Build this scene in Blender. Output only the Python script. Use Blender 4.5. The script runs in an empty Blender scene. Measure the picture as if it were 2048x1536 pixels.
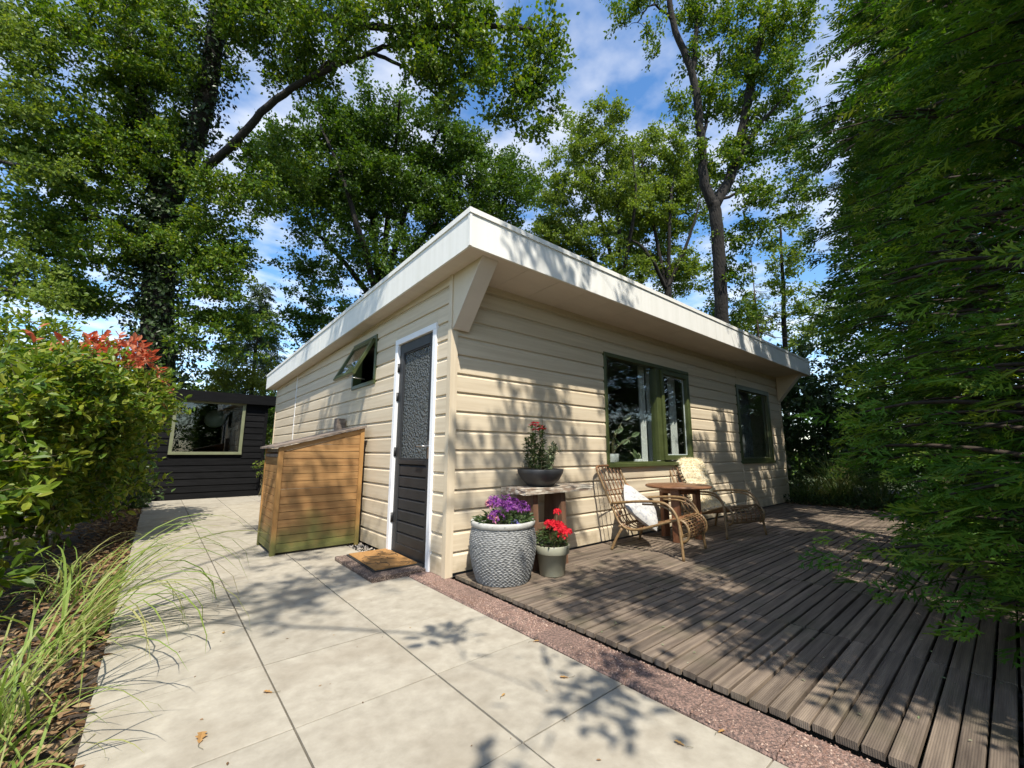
import bpy, bmesh, math, random
import numpy as np
from mathutils import Vector, Matrix
R_ = math.radians
SC = bpy.context.scene
COL = SC.collection
rng = np.random.default_rng(7)
random.seed(7)

# ------------------------------------------------------------------ camera
CAM = np.array([-1.8764, -3.0594, 0.982])
YAW, PITCH, ROLL = 0.6995, 0.1616, 0.0030
FPX = 832.3                                   # focal length in units of a 2048 px wide frame
fw = np.array([math.sin(YAW)*math.cos(PITCH), math.cos(YAW)*math.cos(PITCH), math.sin(PITCH)])
r0 = np.array([math.cos(YAW), -math.sin(YAW), 0.0])
u0 = np.cross(r0, fw)
rt = r0*math.cos(ROLL)+u0*math.sin(ROLL)
up = u0*math.cos(ROLL)-r0*math.sin(ROLL)
cd = bpy.data.cameras.new('camera'); cam = bpy.data.objects.new('camera', cd); COL.objects.link(cam)
cd.sensor_width = 36; cd.lens = FPX/2048*36; cd.clip_end = 600; cd.clip_start = 0.05
M = Matrix.Identity(4)
for i in range(3):
    M[i][0] = rt[i]; M[i][1] = up[i]; M[i][2] = -fw[i]; M[i][3] = CAM[i]
cam.matrix_world = M
SC.camera = cam

# ------------------------------------------------------------------ world and sun
SUN_D = Vector((0.54, 1.0, -1.61)).normalized()        # direction light travels
SUN_EL = math.asin(-SUN_D.z)
SUN_AZ = math.atan2(-SUN_D.x, -SUN_D.y)                # compass angle from +Y towards +X
w = bpy.data.worlds.new('World'); SC.world = w; w.use_nodes = True
nt = w.node_tree; nt.nodes.clear()
def nn(t, ty, **kw):
    n = t.nodes.new(ty)
    for k, v in kw.items():
        if k in n.inputs.keys() if hasattr(n.inputs, 'keys') else False: n.inputs[k].default_value = v
        else: setattr(n, k, v)
    return n
out = nn(nt, 'ShaderNodeOutputWorld')
sky = nn(nt, 'ShaderNodeTexSky', sky_type='NISHITA', sun_disc=False)
sky.sun_elevation = SUN_EL; sky.sun_rotation = SUN_AZ
sky.air_density = 1.0; sky.dust_density = 0.4; sky.ozone_density = 1.6; sky.altitude = 50
bg = nn(nt, 'ShaderNodeBackground'); bg.inputs['Strength'].default_value = 0.15
shs = nn(nt, 'ShaderNodeHueSaturation'); shs.inputs['Saturation'].default_value = 1.22; shs.inputs['Value'].default_value = 1.25; nt.links.new(sky.outputs[0], shs.inputs['Color'])
nt.links.new(shs.outputs[0], bg.inputs['Color'])
bgc = nn(nt, 'ShaderNodeBackground'); bgc.inputs['Color'].default_value = (1, 0.99, 0.97, 1); bgc.inputs['Strength'].default_value = 0.95
tc = nn(nt, 'ShaderNodeTexCoord')
sx = nn(nt, 'ShaderNodeSeparateXYZ'); nt.links.new(tc.outputs['Generated'], sx.inputs[0])
mx = nn(nt, 'ShaderNodeMath', operation='MAXIMUM'); nt.links.new(sx.outputs['Z'], mx.inputs[0]); mx.inputs[1].default_value = 0.06
dx = nn(nt, 'ShaderNodeMath', operation='DIVIDE'); nt.links.new(sx.outputs['X'], dx.inputs[0]); nt.links.new(mx.outputs[0], dx.inputs[1])
dy = nn(nt, 'ShaderNodeMath', operation='DIVIDE'); nt.links.new(sx.outputs['Y'], dy.inputs[0]); nt.links.new(mx.outputs[0], dy.inputs[1])
cx = nn(nt, 'ShaderNodeCombineXYZ'); nt.links.new(dx.outputs[0], cx.inputs[0]); nt.links.new(dy.outputs[0], cx.inputs[1])
n1 = nn(nt, 'ShaderNodeTexNoise'); n1.inputs['Scale'].default_value = 0.9; n1.inputs['Detail'].default_value = 3
n2 = nn(nt, 'ShaderNodeTexNoise'); n2.inputs['Scale'].default_value = 4.2; n2.inputs['Detail'].default_value = 5; n2.inputs['Roughness'].default_value = 0.5
for n in (n1, n2): nt.links.new(cx.outputs[0], n.inputs['Vector'])
ad = nn(nt, 'ShaderNodeMath', operation='ADD'); nt.links.new(n1.outputs['Fac'], ad.inputs[0]); nt.links.new(n2.outputs['Fac'], ad.inputs[1])
mr = nn(nt, 'ShaderNodeMapRange'); nt.links.new(ad.outputs[0], mr.inputs['Value'])
mr.inputs['From Min'].default_value = 0.85; mr.inputs['From Max'].default_value = 1.38; mr.inputs['To Min'].default_value = 0.0; mr.inputs['To Max'].default_value = 0.85
ms = nn(nt, 'ShaderNodeMixShader'); nt.links.new(mr.outputs[0], ms.inputs[0]); nt.links.new(bg.outputs[0], ms.inputs[1]); nt.links.new(bgc.outputs[0], ms.inputs[2])
nt.links.new(ms.outputs[0], out.inputs[0])

sd = bpy.data.lights.new('sun', 'SUN'); so = bpy.data.objects.new('sun', sd); COL.objects.link(so)
sd.energy = 5.0; sd.angle = R_(0.53); sd.color = (1, 0.94, 0.84)
so.rotation_euler = SUN_D.to_track_quat('-Z', 'Y').to_euler(); so.location = (-4, -8, 12)
SC.view_settings.view_transform = 'Standard'; SC.view_settings.look = 'None'
SC.view_settings.exposure = 0.58; SC.view_settings.gamma = 1
SC.render.engine = 'CYCLES'
cy = SC.cycles
cy.max_bounces = 8; cy.diffuse_bounces = 4; cy.glossy_bounces = 4; cy.transmission_bounces = 6; cy.transparent_max_bounces = 12
cy.use_denoising = True; cy.sample_clamp_indirect = 6; cy.caustics_reflective = False; cy.caustics_refractive = False

def at(u, v, d):
    """world point at forward distance d (m) along the ray of a 2048x1536 picture position"""
    return CAM + d*(fw + rt*(u-1024)/FPX - up*(v-768)/FPX)

# ------------------------------------------------------------------ materials
MATS = {}
def new_mat(name):
    m = bpy.data.materials.new(name); m.use_nodes = True; m.node_tree.nodes.clear(); MATS[name] = m
    return m, m.node_tree
def rgb(c): return (c[0], c[1], c[2], 1)
def surf(name, c1, c2=None, rough=0.7, scale=(4, 4, 4), detail=5, objvar=0.0, bump=0.0, bscale=None, bdist=0.01,
         metallic=0, spec=0.5, stain=None, wave=None, speckle=None, lo=0.35, hi=0.65, coat=0.0):
    """world-position noise mixed between two colours, optional per-object variation, stain, fine relief"""
    m, t = new_mat(name); L = t.links
    o = nn(t, 'ShaderNodeOutputMaterial'); p = nn(t, 'ShaderNodeBsdfPrincipled'); L.new(p.outputs[0], o.inputs[0])
    p.inputs['Roughness'].default_value = rough; p.inputs['Metallic'].default_value = metallic
    p.inputs['Specular IOR Level'].default_value = spec; p.inputs['Coat Weight'].default_value = coat
    g = nn(t, 'ShaderNodeNewGeometry'); mp = nn(t, 'ShaderNodeMapping'); L.new(g.outputs['Position'], mp.inputs['Vector'])
    mp.inputs['Scale'].default_value = scale
    oi = nn(t, 'ShaderNodeObjectInfo')
    if objvar:
        rv = nn(t, 'ShaderNodeMath', operation='MULTIPLY'); rv.inputs[1].default_value = 37.0; L.new(oi.outputs['Random'], rv.inputs[0])
        L.new(rv.outputs[0], mp.inputs['Location'])
    nz = nn(t, 'ShaderNodeTexNoise'); nz.inputs['Scale'].default_value = 1; nz.inputs['Detail'].default_value = detail; nz.inputs['Roughness'].default_value = 0.6
    L.new(mp.outputs[0], nz.inputs['Vector'])
    r = nn(t, 'ShaderNodeMapRange'); r.inputs['From Min'].default_value = lo; r.inputs['From Max'].default_value = hi; L.new(nz.outputs['Fac'], r.inputs['Value'])
    mix = nn(t, 'ShaderNodeMix', data_type='RGBA'); mix.inputs['A'].default_value = rgb(c1); mix.inputs['B'].default_value = rgb(c2 or c1)
    L.new(r.outputs[0], mix.inputs['Factor'])
    col = mix.outputs['Result']
    if stain:                                   # (colour, scale, lo, hi, z-fade top or None)
        n3 = nn(t, 'ShaderNodeTexNoise'); n3.inputs['Scale'].default_value = stain[1]; n3.inputs['Detail'].default_value = 6
        L.new(g.outputs['Position'], n3.inputs['Vector'])
        val = n3.outputs['Fac']
        if stain[4] is not None:
            sp = nn(t, 'ShaderNodeSeparateXYZ'); L.new(g.outputs['Position'], sp.inputs[0])
            zr = nn(t, 'ShaderNodeMapRange'); zr.inputs['From Min'].default_value = 0; zr.inputs['From Max'].default_value = stain[4]
            zr.inputs['To Min'].default_value = 0.42; zr.inputs['To Max'].default_value = -0.3; L.new(sp.outputs['Z'], zr.inputs['Value'])
            a3 = nn(t, 'ShaderNodeMath', operation='ADD'); L.new(val, a3.inputs[0]); L.new(zr.outputs[0], a3.inputs[1]); val = a3.outputs[0]
        r3 = nn(t, 'ShaderNodeMapRange'); r3.inputs['From Min'].default_value = stain[2]; r3.inputs['From Max'].default_value = stain[3]; L.new(val, r3.inputs['Value'])
        m3 = nn(t, 'ShaderNodeMix', data_type='RGBA'); L.new(r3.outputs[0], m3.inputs['Factor']); L.new(col, m3.inputs['A']); m3.inputs['B'].default_value = rgb(stain[0]); col = m3.outputs['Result']
    if speckle:                                 # (colour, scale, threshold)
        v = nn(t, 'ShaderNodeTexVoronoi'); v.inputs['Scale'].default_value = speckle[1]; L.new(g.outputs['Position'], v.inputs['Vector'])
        sv = nn(t, 'ShaderNodeSeparateColor'); L.new(v.outputs['Color'], sv.inputs[0])
        r4 = nn(t, 'ShaderNodeMath', operation='GREATER_THAN'); L.new(sv.outputs[0], r4.inputs[0]); r4.inputs[1].default_value = speckle[2]
        m4 = nn(t, 'ShaderNodeMix', data_type='RGBA'); L.new(r4.outputs[0], m4.inputs['Factor']); L.new(col, m4.inputs['A']); m4.inputs['B'].default_value = rgb(speckle[0]); col = m4.outputs['Result']
    if objvar:
        hv = nn(t, 'ShaderNodeHueSaturation'); L.new(col, hv.inputs['Color'])
        r5 = nn(t, 'ShaderNodeMapRange'); r5.inputs['To Min'].default_value = 1-objvar; r5.inputs['To Max'].default_value = 1+objvar; L.new(oi.outputs['Random'], r5.inputs['Value'])
        L.new(r5.outputs[0], hv.inputs['Value']); col = hv.outputs['Color']
    L.new(col, p.inputs['Base Color'])
    if bump or wave:
        b = nn(t, 'ShaderNodeBump'); b.inputs['Strength'].default_value = bump or 0.5; b.inputs['Distance'].default_value = bdist
        if wave:                                # (axis, scale)
            wv = nn(t, 'ShaderNodeTexWave', bands_direction=wave[0], wave_profile='SIN'); wv.inputs['Scale'].default_value = wave[1]
            L.new(g.outputs['Position'], wv.inputs['Vector'])
            a6 = nn(t, 'ShaderNodeMath', operation='ADD'); L.new(wv.outputs['Fac'], a6.inputs[0])
            n6 = nn(t, 'ShaderNodeTexNoise'); n6.inputs['Scale'].default_value = 60; L.new(g.outputs['Position'], n6.inputs['Vector'])
            L.new(n6.outputs['Fac'], a6.inputs[1]); L.new(a6.outputs[0], b.inputs['Height'])
        else:
            mp2 = nn(t, 'ShaderNodeMapping'); L.new(g.outputs['Position'], mp2.inputs['Vector']); mp2.inputs['Scale'].default_value = bscale or scale
            nb = nn(t, 'ShaderNodeTexNoise'); nb.inputs['Scale'].default_value = 1; nb.inputs['Detail'].default_value = 6; L.new(mp2.outputs[0], nb.inputs['Vector'])
            L.new(nb.outputs['Fac'], b.inputs['Height'])
        L.new(b.outputs[0], p.inputs['Normal'])
    return m
def leafmat(name, cols, trans=0.35, rough=0.45, gloss=0.35):
    """cols: list of colours spread over a per-leaf random value"""
    m, t = new_mat(name); L = t.links
    o = nn(t, 'ShaderNodeOutputMaterial')
    a = nn(t, 'ShaderNodeAttribute', attribute_name='rnd')
    cr = nn(t, 'ShaderNodeValToRGB'); L.new(a.outputs['Fac'], cr.inputs[0])
    e = cr.color_ramp.elements
    e[0].color = rgb(cols[0]); e[0].position = 0; e[1].color = rgb(cols[-1]); e[1].position = 1
    for i, c in enumerate(cols[1:-1]):
        x = e.new((i+1)/(len(cols)-1)); x.color = rgb(c)
    p = nn(t, 'ShaderNodeBsdfPrincipled'); L.new(cr.outputs[0], p.inputs['Base Color'])
    p.inputs['Roughness'].default_value = rough; p.inputs['Specular IOR Level'].default_value = gloss*0.7
    tr = nn(t, 'ShaderNodeBsdfTranslucent')
    hs = nn(t, 'ShaderNodeHueSaturation'); hs.inputs['Hue'].default_value = 0.492; hs.inputs['Saturation'].default_value = 1.1; hs.inputs['Value'].default_value = 1.5
    L.new(cr.outputs[0], hs.inputs['Color']); L.new(hs.outputs[0], tr.inputs['Color'])
    mxs = nn(t, 'ShaderNodeMixShader'); mxs.inputs[0].default_value = trans
    L.new(p.outputs[0], mxs.inputs[1]); L.new(tr.outputs[0], mxs.inputs[2]); L.new(mxs.outputs[0], o.inputs[0])
    return m
def glassmat(name, rough=0.0, tint=(0.9, 0.94, 0.92), refl=1.0, bump=0.0):
    m, t = new_mat(name); L = t.links
    o = nn(t, 'ShaderNodeOutputMaterial'); tr = nn(t, 'ShaderNodeBsdfTransparent'); tr.inputs[0].default_value = rgb(tint)
    gl = nn(t, 'ShaderNodeBsdfGlossy'); gl.inputs['Roughness'].default_value = rough
    fr = nn(t, 'ShaderNodeLayerWeight'); fr.inputs['Blend'].default_value = 0.5      # Facing: symmetric for both sides of the pane
    pw = nn(t, 'ShaderNodeMath', operation='POWER'); L.new(fr.outputs['Facing'], pw.inputs[0]); pw.inputs[1].default_value = 4.0
    k = nn(t, 'ShaderNodeMath', operation='MULTIPLY_ADD'); k.inputs[1].default_value = 0.9*refl; k.inputs[2].default_value = 0.045*refl; L.new(pw.outputs[0], k.inputs[0])
    k2 = nn(t, 'ShaderNodeClamp'); L.new(k.outputs[0], k2.inputs[0])
    mxs = nn(t, 'ShaderNodeMixShader'); L.new(k2.outputs[0], mxs.inputs[0]); L.new(tr.outputs[0], mxs.inputs[1]); L.new(gl.outputs[0], mxs.inputs[2]); L.new(mxs.outputs[0], o.inputs[0])
    return m

surf('siding', (0.54, 0.447, 0.312), (0.64, 0.545, 0.398), rough=0.55, scale=(0.9, 0.9, 26), detail=7, objvar=0.03, bump=0.28, bscale=(3, 3, 320), bdist=0.003, stain=((0.27, 0.215, 0.13), 7.0, 0.74, 1.25, 0.45))
surf('siding_end', (0.54, 0.447, 0.312), (0.64, 0.545, 0.398), rough=0.55, scale=(20, 1, 1))
surf('fascia', (0.69, 0.68, 0.62), (0.77, 0.76, 0.71), rough=0.45, scale=(11, 11, 0.7), bump=0.05, bscale=(20, 20, 20), lo=0.25, hi=0.6)
surf('soffit', (0.60, 0.525, 0.44), (0.66, 0.58, 0.49), rough=0.6, scale=(1.5, 6, 2), objvar=0.03)
surf('roof_felt', (0.09, 0.09, 0.088), (0.14, 0.135, 0.13), rough=0.9, scale=(8, 8, 8), bump=0.4, bscale=(150, 150, 150))
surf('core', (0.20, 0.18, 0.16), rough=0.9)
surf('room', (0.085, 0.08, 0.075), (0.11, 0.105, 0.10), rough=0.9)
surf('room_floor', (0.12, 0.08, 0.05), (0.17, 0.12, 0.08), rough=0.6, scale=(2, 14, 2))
surf('white_paint', (0.76, 0.765, 0.77), (0.82, 0.82, 0.82), rough=0.35, scale=(3, 3, 3), bump=0.05, bscale=(30, 30, 30))
surf('anthracite', (0.017, 0.018, 0.019), (0.024, 0.025, 0.026), rough=0.5, scale=(5, 5, 5), bump=0.06, bscale=(40, 40, 40))
surf('olive', (0.050, 0.064, 0.019), (0.068, 0.084, 0.027), rough=0.38, scale=(6, 6, 6), bump=0.05, bscale=(40, 40, 40))
surf('pale_olive', (0.135, 0.145, 0.078), (0.17, 0.18, 0.10), rough=0.5, scale=(6, 6, 6))
surf('black_metal', (0.02, 0.02, 0.02), rough=0.45)
surf('steel', (0.55, 0.54, 0.52), rough=0.3, metallic=0.9)
surf('paving', (0.248, 0.220, 0.170), (0.385, 0.350, 0.280), rough=0.8, scale=(13, 13, 13), detail=13, objvar=0.07, bump=0.22, bscale=(70, 70, 70), bdist=0.004,
     stain=((0.215, 0.18, 0.13), 3.2, 0.50, 0.95, None), speckle=None, lo=0.22, hi=0.72)
surf('joint', (0.050, 0.045, 0.040), (0.09, 0.08, 0.065), rough=1, scale=(60, 60, 60), bump=0.6, bscale=(220, 220, 220))
surf('kerb', (0.30, 0.19, 0.148), (0.125, 0.085, 0.070), rough=0.9, scale=(90, 90, 90), detail=4, objvar=0.16, bump=1.0, bscale=(110, 110, 110), bdist=0.012, stain=((0.075, 0.052, 0.042), 16, 0.55, 0.78, None), lo=0.42, hi=0.58)
surf('aggregate', (0.13, 0.085, 0.065), (0.07, 0.05, 0.042), rough=0.8, scale=(90, 90, 90), bump=1.0, bscale=(110, 110, 110), bdist=0.01, speckle=((0.30, 0.22, 0.17), 130, 0.66))
surf('gravel', (0.26, 0.22, 0.18), (0.42, 0.38, 0.33), rough=0.9, scale=(30, 30, 30))
surf('deck', (0.086, 0.063, 0.046), (0.205, 0.158, 0.115), rough=0.75, scale=(2.2, 34, 10), detail=8, objvar=0.26, bump=0.32, wave=('Y', 46), bdist=0.003, stain=((0.085, 0.075, 0.042), 3.0, 0.52, 0.8, None))
surf('deck_beam', (0.03, 0.025, 0.02), rough=0.95)
surf('pine', (0.37, 0.205, 0.075), (0.235, 0.115, 0.036), rough=0.62, scale=(2.4, 2.4, 30), detail=8, objvar=0.10, bump=0.2, bscale=(6, 6, 120), bdist=0.003, stain=((0.115, 0.115, 0.030), 3.2, 0.46, 0.86, 0.52))
surf('pine_post', (0.37, 0.195, 0.06), (0.28, 0.14, 0.04), rough=0.62, scale=(24, 24, 2), detail=8, objvar=0.08, bump=0.2, bscale=(90, 90, 6), bdist=0.003, stain=((0.115, 0.115, 0.030), 3.2, 0.46, 0.86, 0.45))
surf('old_wood', (0.14, 0.105, 0.08), (0.24, 0.19, 0.15), rough=0.85, scale=(6, 30, 30), bump=0.4, bscale=(10, 60, 60))
surf('shed_black', (0.003, 0.003, 0.0032), (0.007, 0.007, 0.0074), spec=0.12, rough=0.75, scale=(3, 3, 30), detail=7, objvar=0.25, bump=0.4, bscale=(4, 4, 140), bdist=0.004)
surf('coir', (0.30, 0.15, 0.045), (0.40, 0.215, 0.07), rough=1, scale=(60, 60, 60), bump=0.8, bscale=(260, 260, 260), bdist=0.006)
surf('coir_print', (0.12, 0.075, 0.035), rough=1)
surf('rubber', (0.018, 0.018, 0.017), rough=0.8)
surf('stone_pot', (0.135, 0.137, 0.132), (0.29, 0.29, 0.278), rough=0.75, scale=(40, 40, 60), bump=0.2, bscale=(200, 200, 200), bdist=0.003)
surf('stone_rim', (0.36, 0.355, 0.32), (0.45, 0.445, 0.41), rough=0.8, scale=(20, 20, 20), bump=0.15, bscale=(150, 150, 150))
surf('sage_pot', (0.27, 0.265, 0.195), (0.30, 0.295, 0.22), rough=0.4, scale=(8, 8, 8))
surf('dark_bowl', (0.022, 0.023, 0.025), (0.032, 0.033, 0.035), rough=0.5, scale=(8, 8, 8))
surf('potting', (0.03, 0.022, 0.016), (0.05, 0.04, 0.03), rough=1, scale=(50, 50, 50), bump=0.8, bscale=(90, 90, 90))
surf('bench_slab', (0.24, 0.17, 0.12), (0.52, 0.47, 0.38), rough=0.85, scale=(9, 22, 30), detail=8, bump=0.5, bscale=(8, 60, 80), lo=0.42, hi=0.58)
surf('bench_leg', (0.10, 0.05, 0.028), (0.17, 0.09, 0.05), rough=0.7, scale=(20, 20, 3), bump=0.3, bscale=(60, 60, 5))
surf('table_wood', (0.15, 0.068, 0.032), (0.215, 0.105, 0.052), rough=0.45, scale=(4, 26, 4), detail=7, bump=0.1, bscale=(5, 60, 20))
surf('table_leg', (0.15, 0.055, 0.022), (0.22, 0.09, 0.04), rough=0.5, scale=(30, 30, 3), detail=6)
surf('rattan', (0.25, 0.165, 0.075), (0.165, 0.095, 0.040), rough=0.42, scale=(30, 30, 30), detail=4, spec=0.5)
surf('rattan_dark', (0.17, 0.075, 0.032), (0.25, 0.125, 0.055), rough=0.5, scale=(30, 30, 30), detail=4)
surf('cushion', (0.50, 0.49, 0.465), (0.33, 0.335, 0.345), rough=0.95, scale=(26, 26, 26), detail=3, lo=0.5, hi=0.62, bump=0.3, bscale=(300, 300, 300), bdist=0.002)
surf('leather_tag', (0.35, 0.14, 0.04), rough=0.7)
surf('sheepskin', (0.66, 0.56, 0.37), (0.78, 0.71, 0.54), rough=1, scale=(12, 12, 12), bump=1.0, bscale=(90, 90, 90), bdist=0.02)
surf('curtain', (0.56, 0.55, 0.52), (0.62, 0.61, 0.58), rough=0.95)
surf('curtain_grey', (0.14, 0.145, 0.15), (0.18, 0.185, 0.19), rough=0.95)
surf('cabinet', (0.015, 0.014, 0.014), rough=0.6)
surf('pot_white', (0.66, 0.65, 0.62), rough=0.4)
surf('lantern', (0.62, 0.60, 0.55), rough=0.9)
surf('soil', (0.040, 0.028, 0.019), (0.075, 0.055, 0.038), rough=1, scale=(9, 9, 9), bump=0.9, bscale=(40, 40, 40), bdist=0.03)
surf('meadow', (0.035, 0.05, 0.014), (0.06, 0.075, 0.022), rough=1, scale=(1.5, 1.5, 1.5), bump=0.8, bscale=(12, 12, 12), bdist=0.05)
surf('bark', (0.009, 0.0075, 0.006), (0.024, 0.0195, 0.015), rough=0.95, scale=(14, 14, 4), detail=8, bump=0.9, bscale=(26, 26, 7), bdist=0.04)
surf('bark_thuja', (0.022, 0.016, 0.011), (0.045, 0.032, 0.022), rough=0.95, scale=(20, 20, 3), bump=0.6, bscale=(40, 40, 5))
surf('stem', (0.10, 0.085, 0.035), (0.13, 0.11, 0.05), rough=0.8)
glassmat('glass', 0.0, (0.93, 0.96, 0.95), 1.1)
glassmat('glass_shed', 0.0, (0.7, 0.76, 0.74), 1.5)
def pebble_glass():
    m, t = new_mat('pebble_glass'); L = t.links
    o = nn(t, 'ShaderNodeOutputMaterial'); p = nn(t, 'ShaderNodeBsdfPrincipled'); L.new(p.outputs[0], o.inputs[0])
    p.inputs['Base Color'].default_value = (0.34, 0.37, 0.36, 1); p.inputs['Roughness'].default_value = 0.08; p.inputs['Transmission Weight'].default_value = 0.75
    p.inputs['IOR'].default_value = 1.5; p.inputs['Specular IOR Level'].default_value = 0.9
    g = nn(t, 'ShaderNodeNewGeometry'); v = nn(t, 'ShaderNodeTexVoronoi', feature='SMOOTH_F1'); v.inputs['Scale'].default_value = 52; L.new(g.outputs['Position'], v.inputs['Vector'])
    b = nn(t, 'ShaderNodeBump'); b.inputs['Strength'].default_value = 1.0; b.inputs['Distance'].default_value = 0.03; L.new(v.outputs['Distance'], b.inputs['Height']); L.new(b.outputs[0], p.inputs['Normal'])
pebble_glass()
leafmat('oak_leaf', [(0.046, 0.098, 0.011), (0.072, 0.138, 0.015), (0.112, 0.182, 0.019), (0.185, 0.230, 0.029)], 0.36)
leafmat('oak_leaf_deep', [(0.034, 0.080, 0.010), (0.056, 0.112, 0.014), (0.098, 0.158, 0.019)], 0.34)
leafmat('oak_leaf_pale', [(0.085, 0.142, 0.020), (0.128, 0.190, 0.027), (0.190, 0.240, 0.038)], 0.40)
leafmat('ivy_leaf', [(0.016, 0.034, 0.008), (0.026, 0.050, 0.011), (0.045, 0.075, 0.018)], 0.15, 0.4, 0.5)
leafmat('shrub_leaf', [(0.050, 0.105, 0.012), (0.092, 0.158, 0.016), (0.160, 0.220, 0.024), (0.255, 0.270, 0.038)], 0.36, 0.4, 0.4)
leafmat('red_leaf', [(0.34, 0.070, 0.040), (0.46, 0.140, 0.075), (0.54, 0.260, 0.150)], 0.42, 0.35, 0.5)
leafmat('hedge_leaf', [(0.024, 0.050, 0.013), (0.042, 0.078, 0.019), (0.075, 0.115, 0.028)], 0.25, 0.4, 0.5)
leafmat('thuja_leaf', [(0.024, 0.066, 0.009), (0.042, 0.104, 0.012), (0.072, 0.148, 0.018), (0.140, 0.185, 0.027)], 0.26, 0.5, 0.3)
leafmat('thuja_leaf_sunlit', [(0.034, 0.092, 0.010), (0.062, 0.150, 0.015), (0.110, 0.220, 0.024), (0.210, 0.290, 0.040)], 0.36, 0.5, 0.3)  # brighter copy of thuja_leaf: missing sunlight on the low sprays put into the colour
leafmat('thuja_cone', [(0.24, 0.22, 0.08), (0.32, 0.28, 0.12)], 0.2, 0.6, 0.3)
leafmat('spruce_leaf', [(0.045, 0.080, 0.034), (0.080, 0.120, 0.048), (0.125, 0.165, 0.065)], 0.25, 0.5, 0.3)
leafmat('yellow_leaf', [(0.13, 0.17, 0.026), (0.19, 0.215, 0.035)], 0.4)
leafmat('larch_leaf', [(0.075, 0.105, 0.022), (0.11, 0.14, 0.03)], 0.4)
leafmat('grass_blade', [(0.135, 0.215, 0.040), (0.200, 0.290, 0.060), (0.290, 0.340, 0.100), (0.36, 0.34, 0.15)], 0.4, 0.4, 0.4)
leafmat('reed_blade', [(0.065, 0.120, 0.026), (0.105, 0.160, 0.036), (0.22, 0.19, 0.07)], 0.35, 0.5, 0.3)
leafmat('litter_leaf', [(0.10, 0.055, 0.025), (0.17, 0.095, 0.045), (0.24, 0.15, 0.08), (0.34, 0.25, 0.14)], 0.15, 0.8, 0.2)
leafmat('dry_leaf', [(0.36, 0.19, 0.07), (0.42, 0.27, 0.10)], 0.2, 0.7, 0.3)
leafmat('petal_purple', [(0.10, 0.020, 0.16), (0.20, 0.045, 0.25), (0.36, 0.14, 0.34)], 0.35, 0.6, 0.2)
leafmat('petal_pink', [(0.55, 0.20, 0.32), (0.62, 0.34, 0.30)], 0.35, 0.6, 0.2)
leafmat('petal_blue', [(0.16, 0.15, 0.45), (0.26, 0.22, 0.55)], 0.35, 0.6, 0.2)
leafmat('petal_red', [(0.46, 0.008, 0.022), (0.60, 0.018, 0.035), (0.68, 0.05, 0.06)], 0.35, 0.6, 0.2)
leafmat('pot_leaf', [(0.030, 0.060, 0.018), (0.055, 0.090, 0.028), (0.10, 0.14, 0.05)], 0.3, 0.45, 0.4)
leafmat('variegated_leaf', [(0.08, 0.12, 0.05), (0.20, 0.25, 0.13), (0.40, 0.40, 0.27)], 0.3, 0.5, 0.3)
leafmat('kerb_grain', [(0.10, 0.06, 0.048), (0.21, 0.125, 0.092), (0.15, 0.095, 0.075), (0.48, 0.35, 0.27)], 0.0, 0.8, 0.3)
leafmat('fleece', [(0.70, 0.60, 0.40), (0.80, 0.73, 0.54), (0.86, 0.82, 0.68)], 0.3, 0.9, 0.1)

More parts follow.
